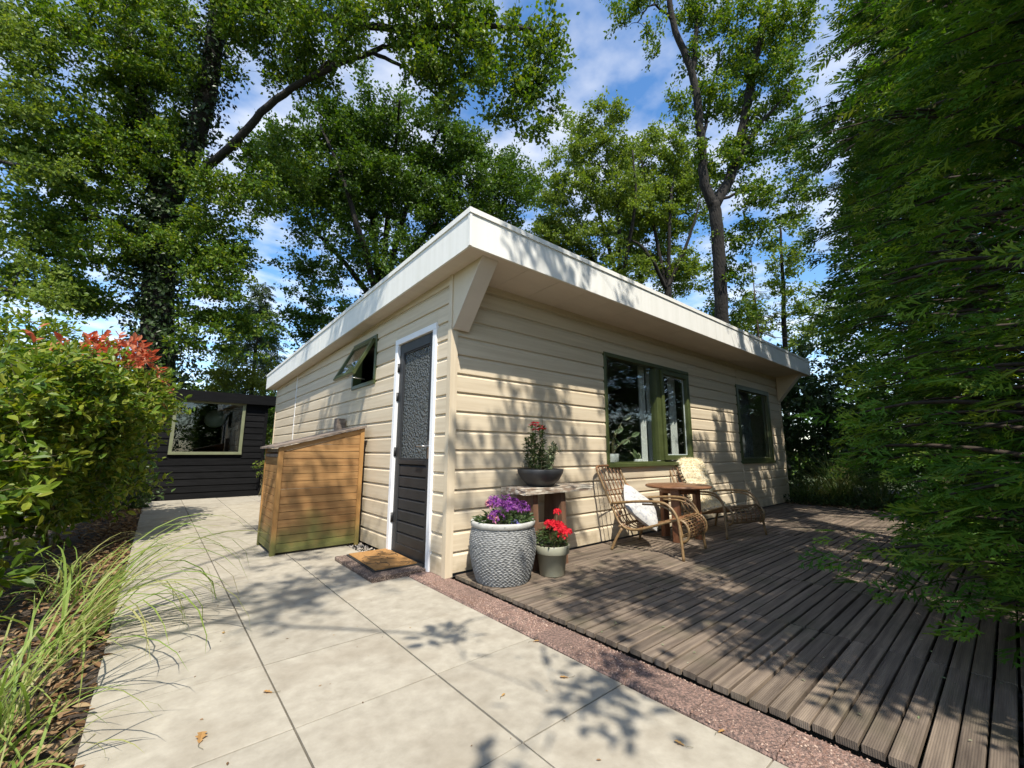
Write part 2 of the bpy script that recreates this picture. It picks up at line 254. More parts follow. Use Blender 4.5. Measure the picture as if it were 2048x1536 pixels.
# ------------------------------------------------------------------ mesh helpers
class MB:
    """collects polygons; build() links them as one mesh object"""
    def __init__(s): s.v = []; s.f = []; s.n = 0; s.r = []; s.sm = []
    def add(s, v, f, r=None, smooth=False):
        v = np.asarray(v, float).reshape(-1, 3); f = np.asarray(f, int)
        s.v.append(v); s.f.append(f+s.n); s.n += len(v)
        s.r.append(np.zeros(len(f)) if r is None else np.broadcast_to(np.asarray(r, float), (len(f),)))
        s.sm.append(np.full(len(f), smooth))
        return s
    def box(s, x0, x1, y0, y1, z0, z1):
        v = [(x, y, z) for z in (z0, z1) for y in (y0, y1) for x in (x0, x1)]
        return s.add(v, [(0, 2, 3, 1), (4, 5, 7, 6), (0, 1, 5, 4), (2, 6, 7, 3), (0, 4, 6, 2), (1, 3, 7, 5)])
    def cbox(s, x0, x1, y0, y1, z0, z1, c=0.004, axis=0):
        """box with chamfered long edges, extruded along axis"""
        lo = [x0, y0, z0]; hi = [x1, y1, z1]
        a, b = [k for k in range(3) if k != axis]
        pr = [(lo[a]+c, lo[b]), (hi[a]-c, lo[b]), (hi[a], lo[b]+c), (hi[a], hi[b]-c), (hi[a]-c, hi[b]), (lo[a]+c, hi[b]), (lo[a], hi[b]-c), (lo[a], lo[b]+c)]
        v = []
        for e in (lo[axis], hi[axis]):
            for p in pr:
                q = [0, 0, 0]; q[axis] = e; q[a] = p[0]; q[b] = p[1]; v.append(q)
        flip = axis == 1
        quads = [(i, (i+1) % 8, 8+(i+1) % 8, 8+i) for i in range(8)]
        if flip: quads = [q[::-1] for q in quads]
        s.add(v, quads)
        e0 = list(range(8))[::-1]; e1 = list(range(8, 16))
        if flip: e0, e1 = e0[::-1], e1[::-1]
        s.f.append(np.array([e0, e1])+s.n-16); s.r.append(np.zeros(2)); s.sm.append(np.zeros(2, bool))
        return s
    def prism(s, poly, axis, a, b):
        """polygon (list of 2D points) extruded along axis from a to b"""
        n = len(poly); k = [i for i in range(3) if i != axis]; v = []
        for e in (a, b):
            for p in poly:
                q = [0, 0, 0]; q[axis] = e; q[k[0]] = p[0]; q[k[1]] = p[1]; v.append(q)
        s.add(v, [(i, (i+1) % n, n+(i+1) % n, n+i) for i in range(n)])
        s.f.append(np.array([list(range(n))[::-1], list(range(n, 2*n))])+s.n-2*n); s.r.append(np.zeros(2)); s.sm.append(np.zeros(2, bool))
        return s
    def tube(s, pts, rad, sides=8, caps=True, r=None):
        P = np.asarray(pts, float); n = len(P)
        rad = np.broadcast_to(np.asarray(rad, float), (n,))
        T = np.gradient(P, axis=0); T /= np.linalg.norm(T, axis=1)[:, None]+1e-9
        ref = np.array([0, 0, 1.0]) if abs(T[0][2]) < 0.9 else np.array([1.0, 0, 0])
        U = np.cross(T, ref); bad = np.linalg.norm(U, axis=1) < 0.15
        U[bad] = np.cross(T[bad], [0.3, 1, 0.1]); U /= np.linalg.norm(U, axis=1)[:, None]
        for i in range(1, n):
            u = U[i-1]-T[i]*(U[i-1]@T[i]); l = np.linalg.norm(u)
            if l > 1e-6: U[i] = u/l
        W = np.cross(T, U)
        a = np.arange(sides)*2*math.pi/sides
        V = P[:, None]+rad[:, None, None]*(U[:, None]*np.cos(a)[None, :, None]+W[:, None]*np.sin(a)[None, :, None])
        i = np.arange(n-1)[:, None]*sides; j = np.arange(sides)[None]; j2 = (j+1) % sides
        F = np.stack([i+j, i+j2, i+sides+j2, i+sides+j], -1).reshape(-1, 4)
        s.add(V.reshape(-1, 3), F, r, True)
        if caps:
            k = s.n-n*sides
            s.f.append(np.array([list(range(sides))[::-1], list(range((n-1)*sides, n*sides))])+k); s.r.append(np.zeros(2) if r is None else np.full(2, r)); s.sm.append(np.zeros(2, bool))
        return s
    def lathe(s, prof, c=(0, 0, 0), sides=40, smooth=True):
        P = np.asarray(prof, float); a = np.arange(sides)*2*math.pi/sides; n = len(P)
        V = np.stack([c[0]+P[:, :1]*np.cos(a), c[1]+P[:, :1]*np.sin(a), c[2]+np.repeat(P[:, 1:2], sides, 1)], -1)
        i = np.arange(n-1)[:, None]*sides; j = np.arange(sides)[None]; j2 = (j+1) % sides
        return s.add(V.reshape(-1, 3), np.stack([i+j, i+j2, i+sides+j2, i+sides+j], -1).reshape(-1, 4), None, smooth)
    def build(s, name, mat, parent=None, loc=None):
        me = bpy.data.meshes.new(name)
        V = np.concatenate(s.v); me.vertices.add(len(V)); me.vertices.foreach_set('co', V.ravel())
        tot = np.concatenate([np.full(len(f), f.shape[1]) for f in s.f]); vi = np.concatenate([f.ravel() for f in s.f])
        me.loops.add(len(vi)); me.loops.foreach_set('vertex_index', vi.astype(np.int32))
        st = np.concatenate([[0], np.cumsum(tot)[:-1]])
        me.polygons.add(len(tot)); me.polygons.foreach_set('loop_start', st.astype(np.int32))
        try: me.polygons.foreach_set('loop_total', tot.astype(np.int32))
        except Exception: pass
        me.polygons.foreach_set('use_smooth', np.concatenate(s.sm))
        R = np.concatenate(s.r)
        if R.any():
            a = me.attributes.new('rnd', 'FLOAT', 'FACE'); a.data.foreach_set('value', R.astype(np.float32))
        me.update(calc_edges=True); me.validate()
        return link(name, me, mat, parent, loc)
def link(name, me, mat, parent=None, loc=None):
    o = bpy.data.objects.new(name, me); COL.objects.link(o)
    if mat is not None:
        if not me.materials: me.materials.append(MATS[mat])
    if parent is not None: o.parent = parent
    if loc is not None: o.location = loc
    return o
def empty(name, loc=(0, 0, 0), rz=0):
    o = bpy.data.objects.new(name, None); COL.objects.link(o); o.location = loc; o.rotation_euler = (0, 0, rz); o.empty_display_size = 0.1
    return o
def tag(o, label, cat, group=None, kind=None):
    o['label'] = label; o['category'] = cat
    if group: o['group'] = group
    if kind: o['kind'] = kind
    return o
def struct(o, label=None, cat=None):
    o['kind'] = 'structure'
    if label: o['label'] = label; o['category'] = cat
    return o
def boxpart(name, mat, parent, *b):
    return MB().box(*b).build(name, mat, parent)
def fromlocal(o, parent_loc):       # meshes are written in world units; shift to a parent Empty placed at parent_loc
    o.location = tuple(-c for c in parent_loc); return o
def spline(pts, n):
    """Catmull-Rom through pts, n samples"""
    P = np.asarray(pts, float); m = len(P)
    if m < 3: return P[0]+(P[-1]-P[0])*np.linspace(0, 1, n)[:, None]
    Q = np.vstack([2*P[0]-P[1], P, 2*P[-1]-P[-2]])
    t = np.linspace(0, m-1-1e-9, n); i = t.astype(int); f = (t-i)[:, None]
    a, b, c, d = Q[i], Q[i+1], Q[i+2], Q[i+3]
    return 0.5*((2*b)+(-a+c)*f+(2*a-5*b+4*c-d)*f**2+(-a+3*b-3*c+d)*f**3)
def unit(v): return v/(np.linalg.norm(v, axis=-1, keepdims=True)+1e-9)
def rvec(n): return unit(rng.normal(size=(n, 3)))
# leaf outlines: (along, across, lift)
KITE = (np.array([(0, 0, 0), (0.45, -0.33, 0.06), (1, 0, -0.06), (0.45, 0.33, 0.06)]), np.array([(0, 1, 2), (0, 2, 3)]))
OVAL = (np.array([(0, 0, 0), (0.28, -0.2, 0.04), (0.65, -0.2, 0.03), (1, 0, -0.1), (0.65, 0.2, 0.03), (0.28, 0.2, 0.04)]), np.array([(0, 1, 2), (0, 2, 3), (0, 3, 4), (0, 4, 5)]))
OAKL = (np.array([(0, 0, 0), (0.22, -0.14, 0.03), (0.33, -0.08, 0.02), (0.52, -0.30, 0.06), (0.63, -0.14, 0.02), (0.82, -0.24, 0.03), (1, 0, -0.06),
                  (0.82, 0.24, 0.03), (0.63, 0.14, 0.02), (0.52, 0.30, 0.06), (0.33, 0.08, 0.02), (0.22, 0.14, 0.03)]),
        np.array([(0, 1, 2), (2, 3, 4), (4, 5, 6), (0, 2, 4), (0, 4, 6), (0, 6, 8), (0, 8, 10), (6, 7, 8), (8, 9, 10), (10, 11, 0)]))
def leaves(mb, P, D, N, size, shape=KITE, r=None):
    """one leaf per row of P: growing along D, facing N"""
    T, F = shape; n = len(P)
    D = unit(D); S = unit(np.cross(N, D)); N = np.cross(D, S)
    sz = np.broadcast_to(np.asarray(size, float), (n,))[:, None, None]
    V = P[:, None]+sz*(D[:, None]*T[None, :, :1]+S[:, None]*T[None, :, 1:2]+N[:, None]*T[None, :, 2:3])
    k = len(T)
    FF = (np.arange(n)[:, None, None]*k+F[None]).reshape(-1, F.shape[1])
    r = rng.random(n) if r is None else np.broadcast_to(r, (n,))
    mb.add(V.reshape(-1, 3), FF, np.repeat(np.clip(r, 0.001, 1), len(F)))

# ================================================================== SETTING
GZ = -0.034                                  # paving level, wall foot is z = 0
g = MB().add([(-250, -250, -0.10), (250, -250, -0.10), (250, 250, -0.10), (-250, 250, -0.10)], [(0, 1, 2, 3)]).build('ground', 'meadow')
struct(g, 'rough green ground reaching to the horizon', 'ground')
def bed(name, x0, x1, y0, y1, z, label):
    nx, ny = max(2, int((x1-x0)/0.12)), max(2, int((y1-y0)/0.12))
    X, Y = np.meshgrid(np.linspace(x0, x1, nx), np.linspace(y0, y1, ny))
    Z = z+rng.normal(0, 0.006, X.shape)+0.012*np.sin(X*5+Y*3)
    i = (np.arange(ny-1)[:, None]*nx+np.arange(nx-1)[None]).ravel()
    o = MB().add(np.stack([X, Y, Z], -1).reshape(-1, 3), np.stack([i, i+1, i+nx+1, i+nx], -1), None, True).build(name, 'soil')
    return struct(o, label, 'soil')
bed('planting_bed', -7.5, -1.975, -5, 14, -0.055, 'dark soil bed along the paved path')
bed('planting_bed', 7.72, 14, -6, 6, -0.03, 'dark soil bed beyond the end of the wooden deck')
bed('planting_bed', -0.6, 7.8, -7, -3.1, -0.075, 'dark soil bed under the conifers beside the deck')

# paving: bed with joint sand, tiles as pieces
XE = [-1.978, -1.378, -0.777, -0.183]
pv = MB().box(-1.974, -0.186, -4.8, 8.33, -0.09, GZ-0.022).box(-0.186, 1.2, 7.22, 8.33, -0.09, GZ-0.021).build('paving', 'joint')
struct(pv, 'large pale concrete paving slabs of the path', 'paving')
def tilemesh(wx, wy):
    o = MB().cbox(-wx/2, wx/2, -wy/2, wy/2, -0.04, 0, 0.0012, 0); me = o.build('tile', 'paving', pv); return me
protos = {}
for c in range(3):
    for k in range(-8, 14):
        y0 = -0.017+0.6*k; y1 = min(y0+0.6, 8.33)
        wx = XE[c+1]-XE[c]-0.008; wy = y1-y0-0.005
        key = (round(wx, 4), round(wy, 4))
        if key not in protos: o = tilemesh(wx, wy); protos[key] = o
        else: o = protos[key].copy(); COL.objects.link(o)
        o.location = ((XE[c]+XE[c+1])/2, (y0+y1)/2, GZ+rng.normal(0, 0.0007)); o.rotation_euler = (rng.normal(0, 0.001), rng.normal(0, 0.001), 0)
for k in range(2):
    o = tilemesh(0.59, 1.09); o.location = (0.115+0.6*k, 7.78, GZ)

# exposed aggregate kerb strip
kb = MB().box(-0.178, 0.05, -4.8, 0.28, -0.09, -0.052).build('kerb_strip', 'joint')
struct(kb, 'strip of reddish exposed aggregate kerb stones between paving and deck', 'kerb')
kp = MB()
kp.cbox(-0.112, 0.112, -0.148, 0.148, -0.05, 0, 0.012, 1)
k0 = kp.build('kerb_stone', 'kerb', kb)
for i in range(17):
    o = k0 if i == 0 else k0.copy()
    if i: COL.objects.link(o)
    o.location = (-0.064+rng.normal(0, 0.0015), 0.128-0.3*i, GZ+0.010+rng.normal(0, 0.002)); o.rotation_euler = (rng.normal(0, 0.006), rng.normal(0, 0.01), rng.normal(0, 0.004))
# exposed grains on top of the kerb stones
mb = MB(); n = 9000
P = np.stack([rng.uniform(-0.170, 0.042, n), -4.2+4.4*rng.random(n)**0.7, np.full(n, GZ+0.009)], -1)
half_v = np.array([(1, 0, 0), (0, 1, 0), (-1, 0, 0), (0, -1, 0), (0, 0, 1)]); half_f = np.array([(0, 1, 4), (1, 2, 4), (2, 3, 4), (3, 0, 4)])
a_ = rng.uniform(0, 6.28, n); s_ = rng.uniform(0.0022, 0.0055, n)
ca, sa = np.cos(a_)[:, None]*s_[:, None], np.sin(a_)[:, None]*s_[:, None]
V = np.stack([P[:, :1]+half_v[None, :, 0]*ca-half_v[None, :, 1]*sa, P[:, 1:2]+half_v[None, :, 0]*sa+half_v[None, :, 1]*ca, P[:, 2:3]+half_v[None, :, 2]*s_[:, None]*0.9], -1)
mb.add(V.reshape(-1, 3), (np.arange(n)[:, None, None]*5+half_f[None]).reshape(-1, 3), np.repeat(np.clip(rng.random(n), 0.001, 1), 4), True)
o = mb.build('aggregate_grains', 'kerb_grain', kb); o['kind'] = 'stuff'
# pebble drain along the gable
mb = MB(); n = 2600
oct_v = np.array([(1, 0, 0), (-1, 0, 0), (0, 1, 0), (0, -1, 0), (0, 0, 1), (0, 0, -1)]); oct_f = np.array([(0, 2, 4), (2, 1, 4), (1, 3, 4), (3, 0, 4), (2, 0, 5), (1, 2, 5), (3, 1, 5), (0, 3, 5)])
P = np.stack([rng.uniform(-0.178, 0.0, n), rng.uniform(0.3, 7.2, n), rng.uniform(-0.06, -0.04, n)], -1)
s3 = rng.uniform(0.006, 0.014, (n, 1, 3)); V = P[:, None]+oct_v[None]*s3
mb.add(V.reshape(-1, 3), (np.arange(n)[:, None, None]*6+oct_f[None]).reshape(-1, 3), None, True)
o = mb.build('gravel', 'gravel'); tag(o, 'strip of small pebbles along the foot of the gable wall', 'gravel', kind='stuff')

# deck : 1 m duckboards of eleven ridged boards
dk = MB()
for x in np.arange(0.12, 7.8, 0.30): dk.box(x, x+0.05, -4.0, -0.03, -0.085, -0.034)
dk = dk.build('deck', 'deck_beam'); struct(dk, 'weathered grey brown wooden deck in front of the house', 'deck')
BW = 1/14
d0 = MB().cbox(-0.4965, 0.4965, -0.0305, 0.0305, -0.026, 0, 0.0025, 0).build('deck_board', 'deck', dk)
rest = MB(); cnt = 0
for cidx, nrow in enumerate((54, 50, 48, 44, 40, 40, 40, 40)):
    for r in range(nrow):
        x_ = 0.075+0.5+cidx+rng.normal(0, 0.0018)-(0.15 if cidx == 7 else 0); y_ = -0.062-BW*r+rng.normal(0, 0.0014); z_ = -0.006+rng.normal(0, 0.0014)
        if cnt >= 300:
            hw = 0.346 if cidx == 7 else 0.4965
            rest.cbox(x_-hw, x_+hw, y_-0.0305, y_+0.0305, z_-0.026, z_, 0.0025, 0); continue
        o = d0 if cnt == 0 else d0.copy()
        if cnt: COL.objects.link(o)
        cnt += 1
        o.location = (x_, y_, z_); o.scale = (1, 1+rng.normal(0, 0.02), 1)
        o.rotation_euler = (rng.normal(0, 0.010), rng.normal(0, 0.0014), rng.normal(0, 0.0018))
o = rest.build('far_deck_boards', 'deck', dk); o['kind'] = 'stuff'

# ================================================================== HOUSE
H = empty('house'); tag(H, 'beige clad chalet with wide white fascia and flat sloping roof', 'house')
S6 = 1/6
FW_ = [(2.145, 4.205, 0.815, 2.19), (5.93, 7.475, 0.797, 2.195)]           # x0,x1,z0,z1
GW_ = [(0.247, 1.117, -0.05, 2.172), (1.665, 2.44, 1.77, 2.37)]            # y0,y1,z0,z1
XL, YL = 8.14, 7.13
def ztop(y): return 2.568-(y+0.533)*0.031
def wallcore(name, axis, a0, a1, zt, ops, d0_, d1_):
    """slab with openings, cells between all edges"""
    A = sorted({a0, a1, *[o_[0] for o_ in ops], *[o_[1] for o_ in ops]}); Z = sorted({-0.03, zt, *[max(-0.03, o_[2]) for o_ in ops], *[o_[3] for o_ in ops]})
    m = MB()
    for i in range(len(A)-1):
        for j in range(len(Z)-1):
            ac, zc = (A[i]+A[i+1])/2, (Z[j]+Z[j+1])/2
            if any(o_[0] < ac < o_[1] and o_[2] < zc < o_[3] for o_ in ops): continue
            if axis == 0: m.box(A[i], A[i+1], d0_, d1_, Z[j], Z[j+1])
            else: m.box(d0_, d1_, A[i], A[i+1], Z[j], Z[j+1])
    return m.build(name, 'room', H)
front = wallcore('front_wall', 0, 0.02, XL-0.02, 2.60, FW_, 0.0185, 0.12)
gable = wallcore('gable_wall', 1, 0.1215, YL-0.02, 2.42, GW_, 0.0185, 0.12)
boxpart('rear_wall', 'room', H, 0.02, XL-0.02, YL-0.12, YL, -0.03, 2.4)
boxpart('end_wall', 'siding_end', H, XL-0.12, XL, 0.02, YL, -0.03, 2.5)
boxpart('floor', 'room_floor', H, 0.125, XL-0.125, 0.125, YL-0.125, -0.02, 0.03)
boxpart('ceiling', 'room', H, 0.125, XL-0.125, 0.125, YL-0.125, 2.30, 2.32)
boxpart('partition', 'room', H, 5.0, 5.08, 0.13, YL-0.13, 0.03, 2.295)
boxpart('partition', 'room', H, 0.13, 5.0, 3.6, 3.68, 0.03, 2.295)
boxpart('partition', 'room', H, 1.40, 1.46, 0.13, 3.6, 0.03, 2.295)
def profile(za, zb, z0):
    """(z, out) points of a cladding board that starts at z0, clipped to za..zb"""
    full = [(0.0, 0.010), (0.004, 0.018), (0.134, 0.018), (0.152, 0.004), (S6-0.0005, 0.003)]
    zs = [p[0]+z0 for p in full]; os_ = [p[1] for p in full]
    pts = [(za, float(np.interp(za, zs, os_)))]+[(z, o_) for z, o_ in zip(zs, os_) if za+1e-4 < z < zb-1e-4]+[(zb, float(np.interp(zb, zs, os_)))]
    return pts
def clad(wall, axis, a0, a1, zoff, nrow, ops, seams):
    for k in range(nrow):
        z0 = k*S6+zoff; z1 = z0+S6-0.0005
        if axis == 0 and z0 > 2.60: continue
        cuts = sorted({a0, a1, *[e for o_ in ops for e in o_[:2] if o_[2] < z1 and o_[3] > z0], *seams})
        segs = []
        for i in range(len(cuts)-1):
            am = (cuts[i]+cuts[i+1])/2; sp = [(z0, z1)]
            for o_ in ops:
                if o_[0] < am < o_[1]:
                    ns = []
                    for s_ in sp:
                        if o_[2] > s_[0]+0.004: ns.append((s_[0], min(s_[1], o_[2])))
                        if o_[3] < s_[1]-0.004: ns.append((max(s_[0], o_[3]), s_[1]))
                        if o_[2] >= s_[1] or o_[3] <= s_[0]: ns = [s_]
                    sp = [q for q in ns if q[1]-q[0] > 0.003]
            for s_ in sp:
                if segs and segs[-1][1] == cuts[i] and segs[-1][2:] == s_ and cuts[i] not in seams: segs[-1] = (segs[-1][0], cuts[i+1])+s_
                else: segs.append((cuts[i], cuts[i+1])+s_)
        for (b0, b1, za, zb) in segs:
            if axis == 1:
                zl = ztop((b0+b1)/2)+0.2
                if za > zl: continue
            pr = profile(za, zb, z0)
            poly = [(0.018-o_, z) for z, o_ in pr]+[(0.0182, zb), (0.0182, za)]
            MB().prism(poly, axis, b0+0.0006, b1-0.0006).build('siding_board', 'siding', wall)
clad(front, 0, 0.060, XL-0.03, 0.0, 16, FW_, [5.985])
clad(gable, 1, 0.040, YL-0.03, -0.0236, 16, GW_, [5.43])
# trims
boxpart('corner_trim', 'siding_end', H, -0.010, 0.062, -0.012, 0.044, -0.022, 2.56)
boxpart('corner_trim', 'siding_end', H, XL-0.035, XL+0.01, -0.010, 0.04, -0.02, 2.56)
boxpart('corner_trim', 'siding_end', H, -0.008, 0.03, YL-0.032, YL+0.008, -0.02, 2.36)
boxpart('cover_strip', 'siding_end', H, 5.967, 6.003, -0.004, 0.012, 2.198, 2.56)
boxpart('cover_strip', 'siding_end', H, 5.967, 6.003, -0.004, 0.012, 0.002, 0.792)
boxpart('cover_strip', 'white_paint', H, -0.004, 0.012, 5.415, 5.447, -0.02, 2.40)
# roof
E0, D0, X1, Y1, FH = -0.183, -0.533, 8.41, 7.38, 0.315
def zb(y): return 2.568-(y-D0)*0.031
roof = MB().prism([(D0+0.02, zb(D0)+0.02), (Y1-0.02, zb(Y1)+0.02), (Y1-0.02, zb(Y1)+FH-0.02), (D0+0.02, zb(D0)+FH-0.02)], 0, E0+0.02, X1-0.02).build('roof', 'roof_felt', H)
def slant(name, mat, x0, x1, y0, y1, dz0, dz1):
    """plank following the roof pitch between two offsets above the fascia foot"""
    return MB().prism([(y0, zb(y0)+dz0), (y1, zb(y1)+dz0), (y1, zb(y1)+dz1), (y0, zb(y0)+dz1)], 0, x0, x1).build(name, mat, roof)
boxpart('fascia', 'fascia', roof, E0, 4.06, D0, D0+0.018, zb(D0), zb(D0)+FH-0.008)
boxpart('fascia', 'fascia', roof, 4.066, X1, D0, D0+0.018, zb(D0), zb(D0)+FH-0.008)
slant('fascia', 'fascia', E0, E0+0.018, D0+0.0185, 3.4, 0, FH-0.008)
slant('fascia', 'fascia', E0, E0+0.018, 3.406, Y1, 0, FH-0.008)
slant('fascia', 'fascia', X1-0.018, X1, D0+0.0185, Y1, 0, FH-0.008)
boxpart('fascia', 'fascia', roof, E0+0.0185, X1-0.0185, Y1-0.018, Y1, zb(Y1), zb(Y1)+FH-0.008)
# aluminium roof edge with a drip step, corner cover
for x0, x1, y0, y1 in ((E0-0.012, X1+0.012, D0-0.012, D0+0.05), (E0-0.012, X1+0.012, Y1-0.05, Y1+0.012)):
    slant('roof_edge', 'fascia', x0, x1, y0, y1, FH-0.038, FH+0.006)
slant('roof_edge', 'fascia', E0-0.012, E0+0.05, D0+0.052, Y1-0.052, FH-0.038, FH+0.006)
slant('roof_edge', 'fascia', X1-0.05, X1+0.012, D0+0.052, Y1-0.052, FH-0.038, FH+0.006)
boxpart('corner_cover', 'fascia', roof, E0-0.005, E0+0.014, D0-0.005, D0-0.0003, zb(D0)+0.002, zb(D0)+FH-0.040)
MB().box(E0-0.005, E0-0.0003, D0-0.0002, D0+0.022, zb(D0)+0.002, zb(D0)+FH-0.041).build('corner_cover', 'fascia', roof)
# soffit planks
xs = list(np.arange(E0+0.0190+0.24, X1-0.02, 0.40)); xs = [E0+0.0190]+xs+[X1-0.0190]
for i in range(len(xs)-1):
    slant('soffit_board', 'soffit', xs[i]+0.0018, xs[i+1]-0.0018, D0+0.019, 0.017, 0.008+0.0006*(i % 3), 0.019)
for y in np.arange(0.02, 7.2, 1.5): slant('soffit_board', 'soffit', E0+0.019, 0.016, y+0.002, min(y+1.498, Y1-0.02), 0.010, 0.0195)
# brackets at both ends of the front eave
for x0 in (0.002, XL-0.155):
    b = MB().prism([(-0.0125, 2.062), (-0.034, 2.062), (-0.445, 2.572), (-0.0125, 2.560)], 0, x0, x0+0.153).build('eave_bracket', 'siding_end', H)
    MB().prism([(-0.026, 2.046), (-0.036, 2.052), (-0.454, 2.571), (-0.446, 2.577)], 0, x0-0.006, x0+0.159).build('edge_board', 'soffit', b)

# ---- windows of the front
def frame_mb(x0, x1, z0, z1, t, y0, y1):
    m = MB(); m.cbox(x0, x1, y0, y1, z1-t, z1, 0.004, 0); m.cbox(x0, x1, y0, y1, z0, z0+t, 0.004, 0)
    m.cbox(x0, x0+t, y0, y1, z0+t+0.0005, z1-t-0.0005, 0.004, 2); m.cbox(x1-t, x1, y0, y1, z0+t+0.0005, z1-t-0.0005, 0.004, 2)
    return m
x0, x1, z0, z1 = FW_[0]
W1 = frame_mb(x0, x1, z0, z1, 0.050, -0.014, 0.10).build('window', 'olive', H)
MB().cbox(3.285, 3.385, -0.010, 0.098, z0+0.0585, z1-0.0585, 0.005, 2).build('mullion', 'olive', W1)
MB().cbox(x0-0.01, x1+0.01, -0.045, -0.0145, z0-0.012, z0+0.035, 0.006, 0).build('window_sill', 'olive', W1)
boxpart('glass_pane', 'glass', W1, x0+0.055, 3.288, 0.040, 0.046, z0+0.055, z1-0.055)
sash = frame_mb(3.392, x1-0.062, z0+0.062, z1-0.062, 0.062, -0.034, 0.05).build('casement', 'olive', W1)
boxpart('glass_pane', 'glass', W1, 3.45, x1-0.12, 0.008, 0.014, z0+0.12, z1-0.12)
frame_mb(3.455, x1-0.125, z0+0.125, z1-0.125, 0.016, 0.0145, 0.03).build('glazing_bead', 'white_paint', W1)
x0, x1, z0, z1 = FW_[1]
W2 = frame_mb(x0, x1, z0, z1, 0.085, -0.014, 0.10).build('window', 'olive', H)
MB().cbox(x0-0.008, x1+0.008, -0.036, -0.0145, z0-0.010, z0+0.03, 0.005, 0).build('window_sill', 'olive', W2)
boxpart('glass_pane', 'glass', W2, x0+0.08, x1-0.08, 0.040, 0.046, z0+0.08, z1-0.08)
frame_mb(x0+0.086, x1-0.086, z0+0.086, z1-0.086, 0.014, 0.028, 0.0395).build('glazing_bead', 'pale_olive', W2)
# ---- window of the gable, top-hung sash pushed open
y0, y1, z0, z1 = GW_[1]
def frame_y(y0, y1, z0, z1, t, xa, xb):
    m = MB(); m.cbox(xa, xb, y0, y1, z1-t, z1, 0.004, 1); m.cbox(xa, xb, y0, y1, z0, z0+t, 0.004, 1)
    m.cbox(xa, xb, y0, y0+t, z0+t+0.0005, z1-t-0.0005, 0.004, 2); m.cbox(xa, xb, y1-t, y1, z0+t+0.0005, z1-t-0.0005, 0.004, 2)
    return m
W3 = frame_y(y0, y1, z0, z1, 0.05, -0.014, 0.10).build('window', 'olive', H)
sh = frame_y(y0+0.045, y1-0.045, -0.51, 0.0, 0.055, -0.02, 0.018).build('open_sash', 'olive', W3); sh.location = (-0.016, 0, z1-0.05); sh.rotation_euler = (0, R_(27), 0)
p = boxpart('glass_pane', 'glass', W3, -0.004, 0.002, y0+0.095, y1-0.095, -0.46, -0.05); p.location = sh.location; p.rotation_euler = sh.rotation_euler
MB().tube([(-0.225, (y0+y1)/2-0.05, z0+0.105), (-0.02, (y0+y1)/2-0.1, z0+0.085)], 0.008, 6).build('stay_arm', 'steel', W3)
# ---- door
y0, y1, z0, z1 = GW_[0]; z0 = -0.026
FT = 0.062
dm = MB(); dm.cbox(-0.016, 0.075, y0, y1, z1-FT, z1, 0.004, 1); dm.cbox(-0.016, 0.075, y0, y0+FT, z0, z1-FT-0.0005, 0.004, 2); dm.cbox(-0.016, 0.075, y1-FT, y1, z0, z1-FT-0.0005, 0.004, 2)
DR = dm.build('door', 'white_paint', H)
ya, yb_, za, zb_ = y0+FT+0.004, y1-FT-0.004, 0.012, z1-FT-0.004
ST = 0.088
MB().cbox(0.012, 0.056, ya, ya+ST, za, zb_, 0.003, 2).build('stile', 'anthracite', DR)
MB().cbox(0.012, 0.056, yb_-ST, yb_, za, zb_, 0.003, 2).build('stile', 'anthracite', DR)
MB().cbox(0.012, 0.056, ya+ST+0.0005, yb_-ST-0.0005, zb_-0.10, zb_-0.0006, 0.003, 1).build('top_rail', 'anthracite', DR)
MB().cbox(0.010, 0.056, ya+ST+0.0005, yb_-ST-0.0005, 0.86, 0.905, 0.004, 1).build('lock_rail', 'anthracite', DR)
boxpart('glass_pane', 'pebble_glass', DR, 0.032, 0.040, ya+ST-0.008, yb_-ST+0.008, 0.90, zb_-0.09)
frame_y(ya+ST+0.0005, yb_-ST-0.0005, 0.9055, zb_-0.1005, 0.014, 0.020, 0.0315).build('glazing_bead', 'anthracite', DR)
nz_ = 7; hz = (0.858-za-0.09)/nz_
MB().cbox(0.014, 0.056, ya+ST+0.0005, yb_-ST-0.0005, za, za+0.088, 0.003, 1).build('bottom_rail', 'anthracite', DR)
for i in range(nz_):
    zq = za+0.09+i*hz
    MB().prism([(0.020, zq+0.002), (0.020, zq+hz-0.022), (0.034, zq+hz-0.006), (0.050, zq+hz-0.006), (0.050, zq+0.002)], 1, ya+ST+0.0005, yb_-ST-0.0005).build('door_plank', 'anthracite', DR)
boxpart('door_back', 'anthracite', DR, 0.0505, 0.0545, ya+ST+0.001, yb_-ST-0.001, za+0.09, 0.859)
boxpart('threshold', 'black_metal', DR, -0.03, 0.10, y0+FT+0.001, y1-FT-0.001, -0.03, 0.008)
for zh in (0.33, 0.98, 1.55, 1.86):
    MB().tube([(0.004, yb_+0.004, zh-0.045), (0.004, yb_+0.004, zh+0.045)], 0.013, 8).build('hinge', 'black_metal', DR)
hd = MB().tube(spline([(0.012, ya+0.04, 1.03), (-0.045, ya+0.04, 1.03), (-0.052, ya+0.055, 1.03), (-0.052, ya+0.16, 1.03)], 12), 0.009, 8).build('door_handle', 'steel', DR)
boxpart('escutcheon', 'steel', DR, 0.006, 0.0119, ya+0.02, ya+0.06, 0.92, 1.08)

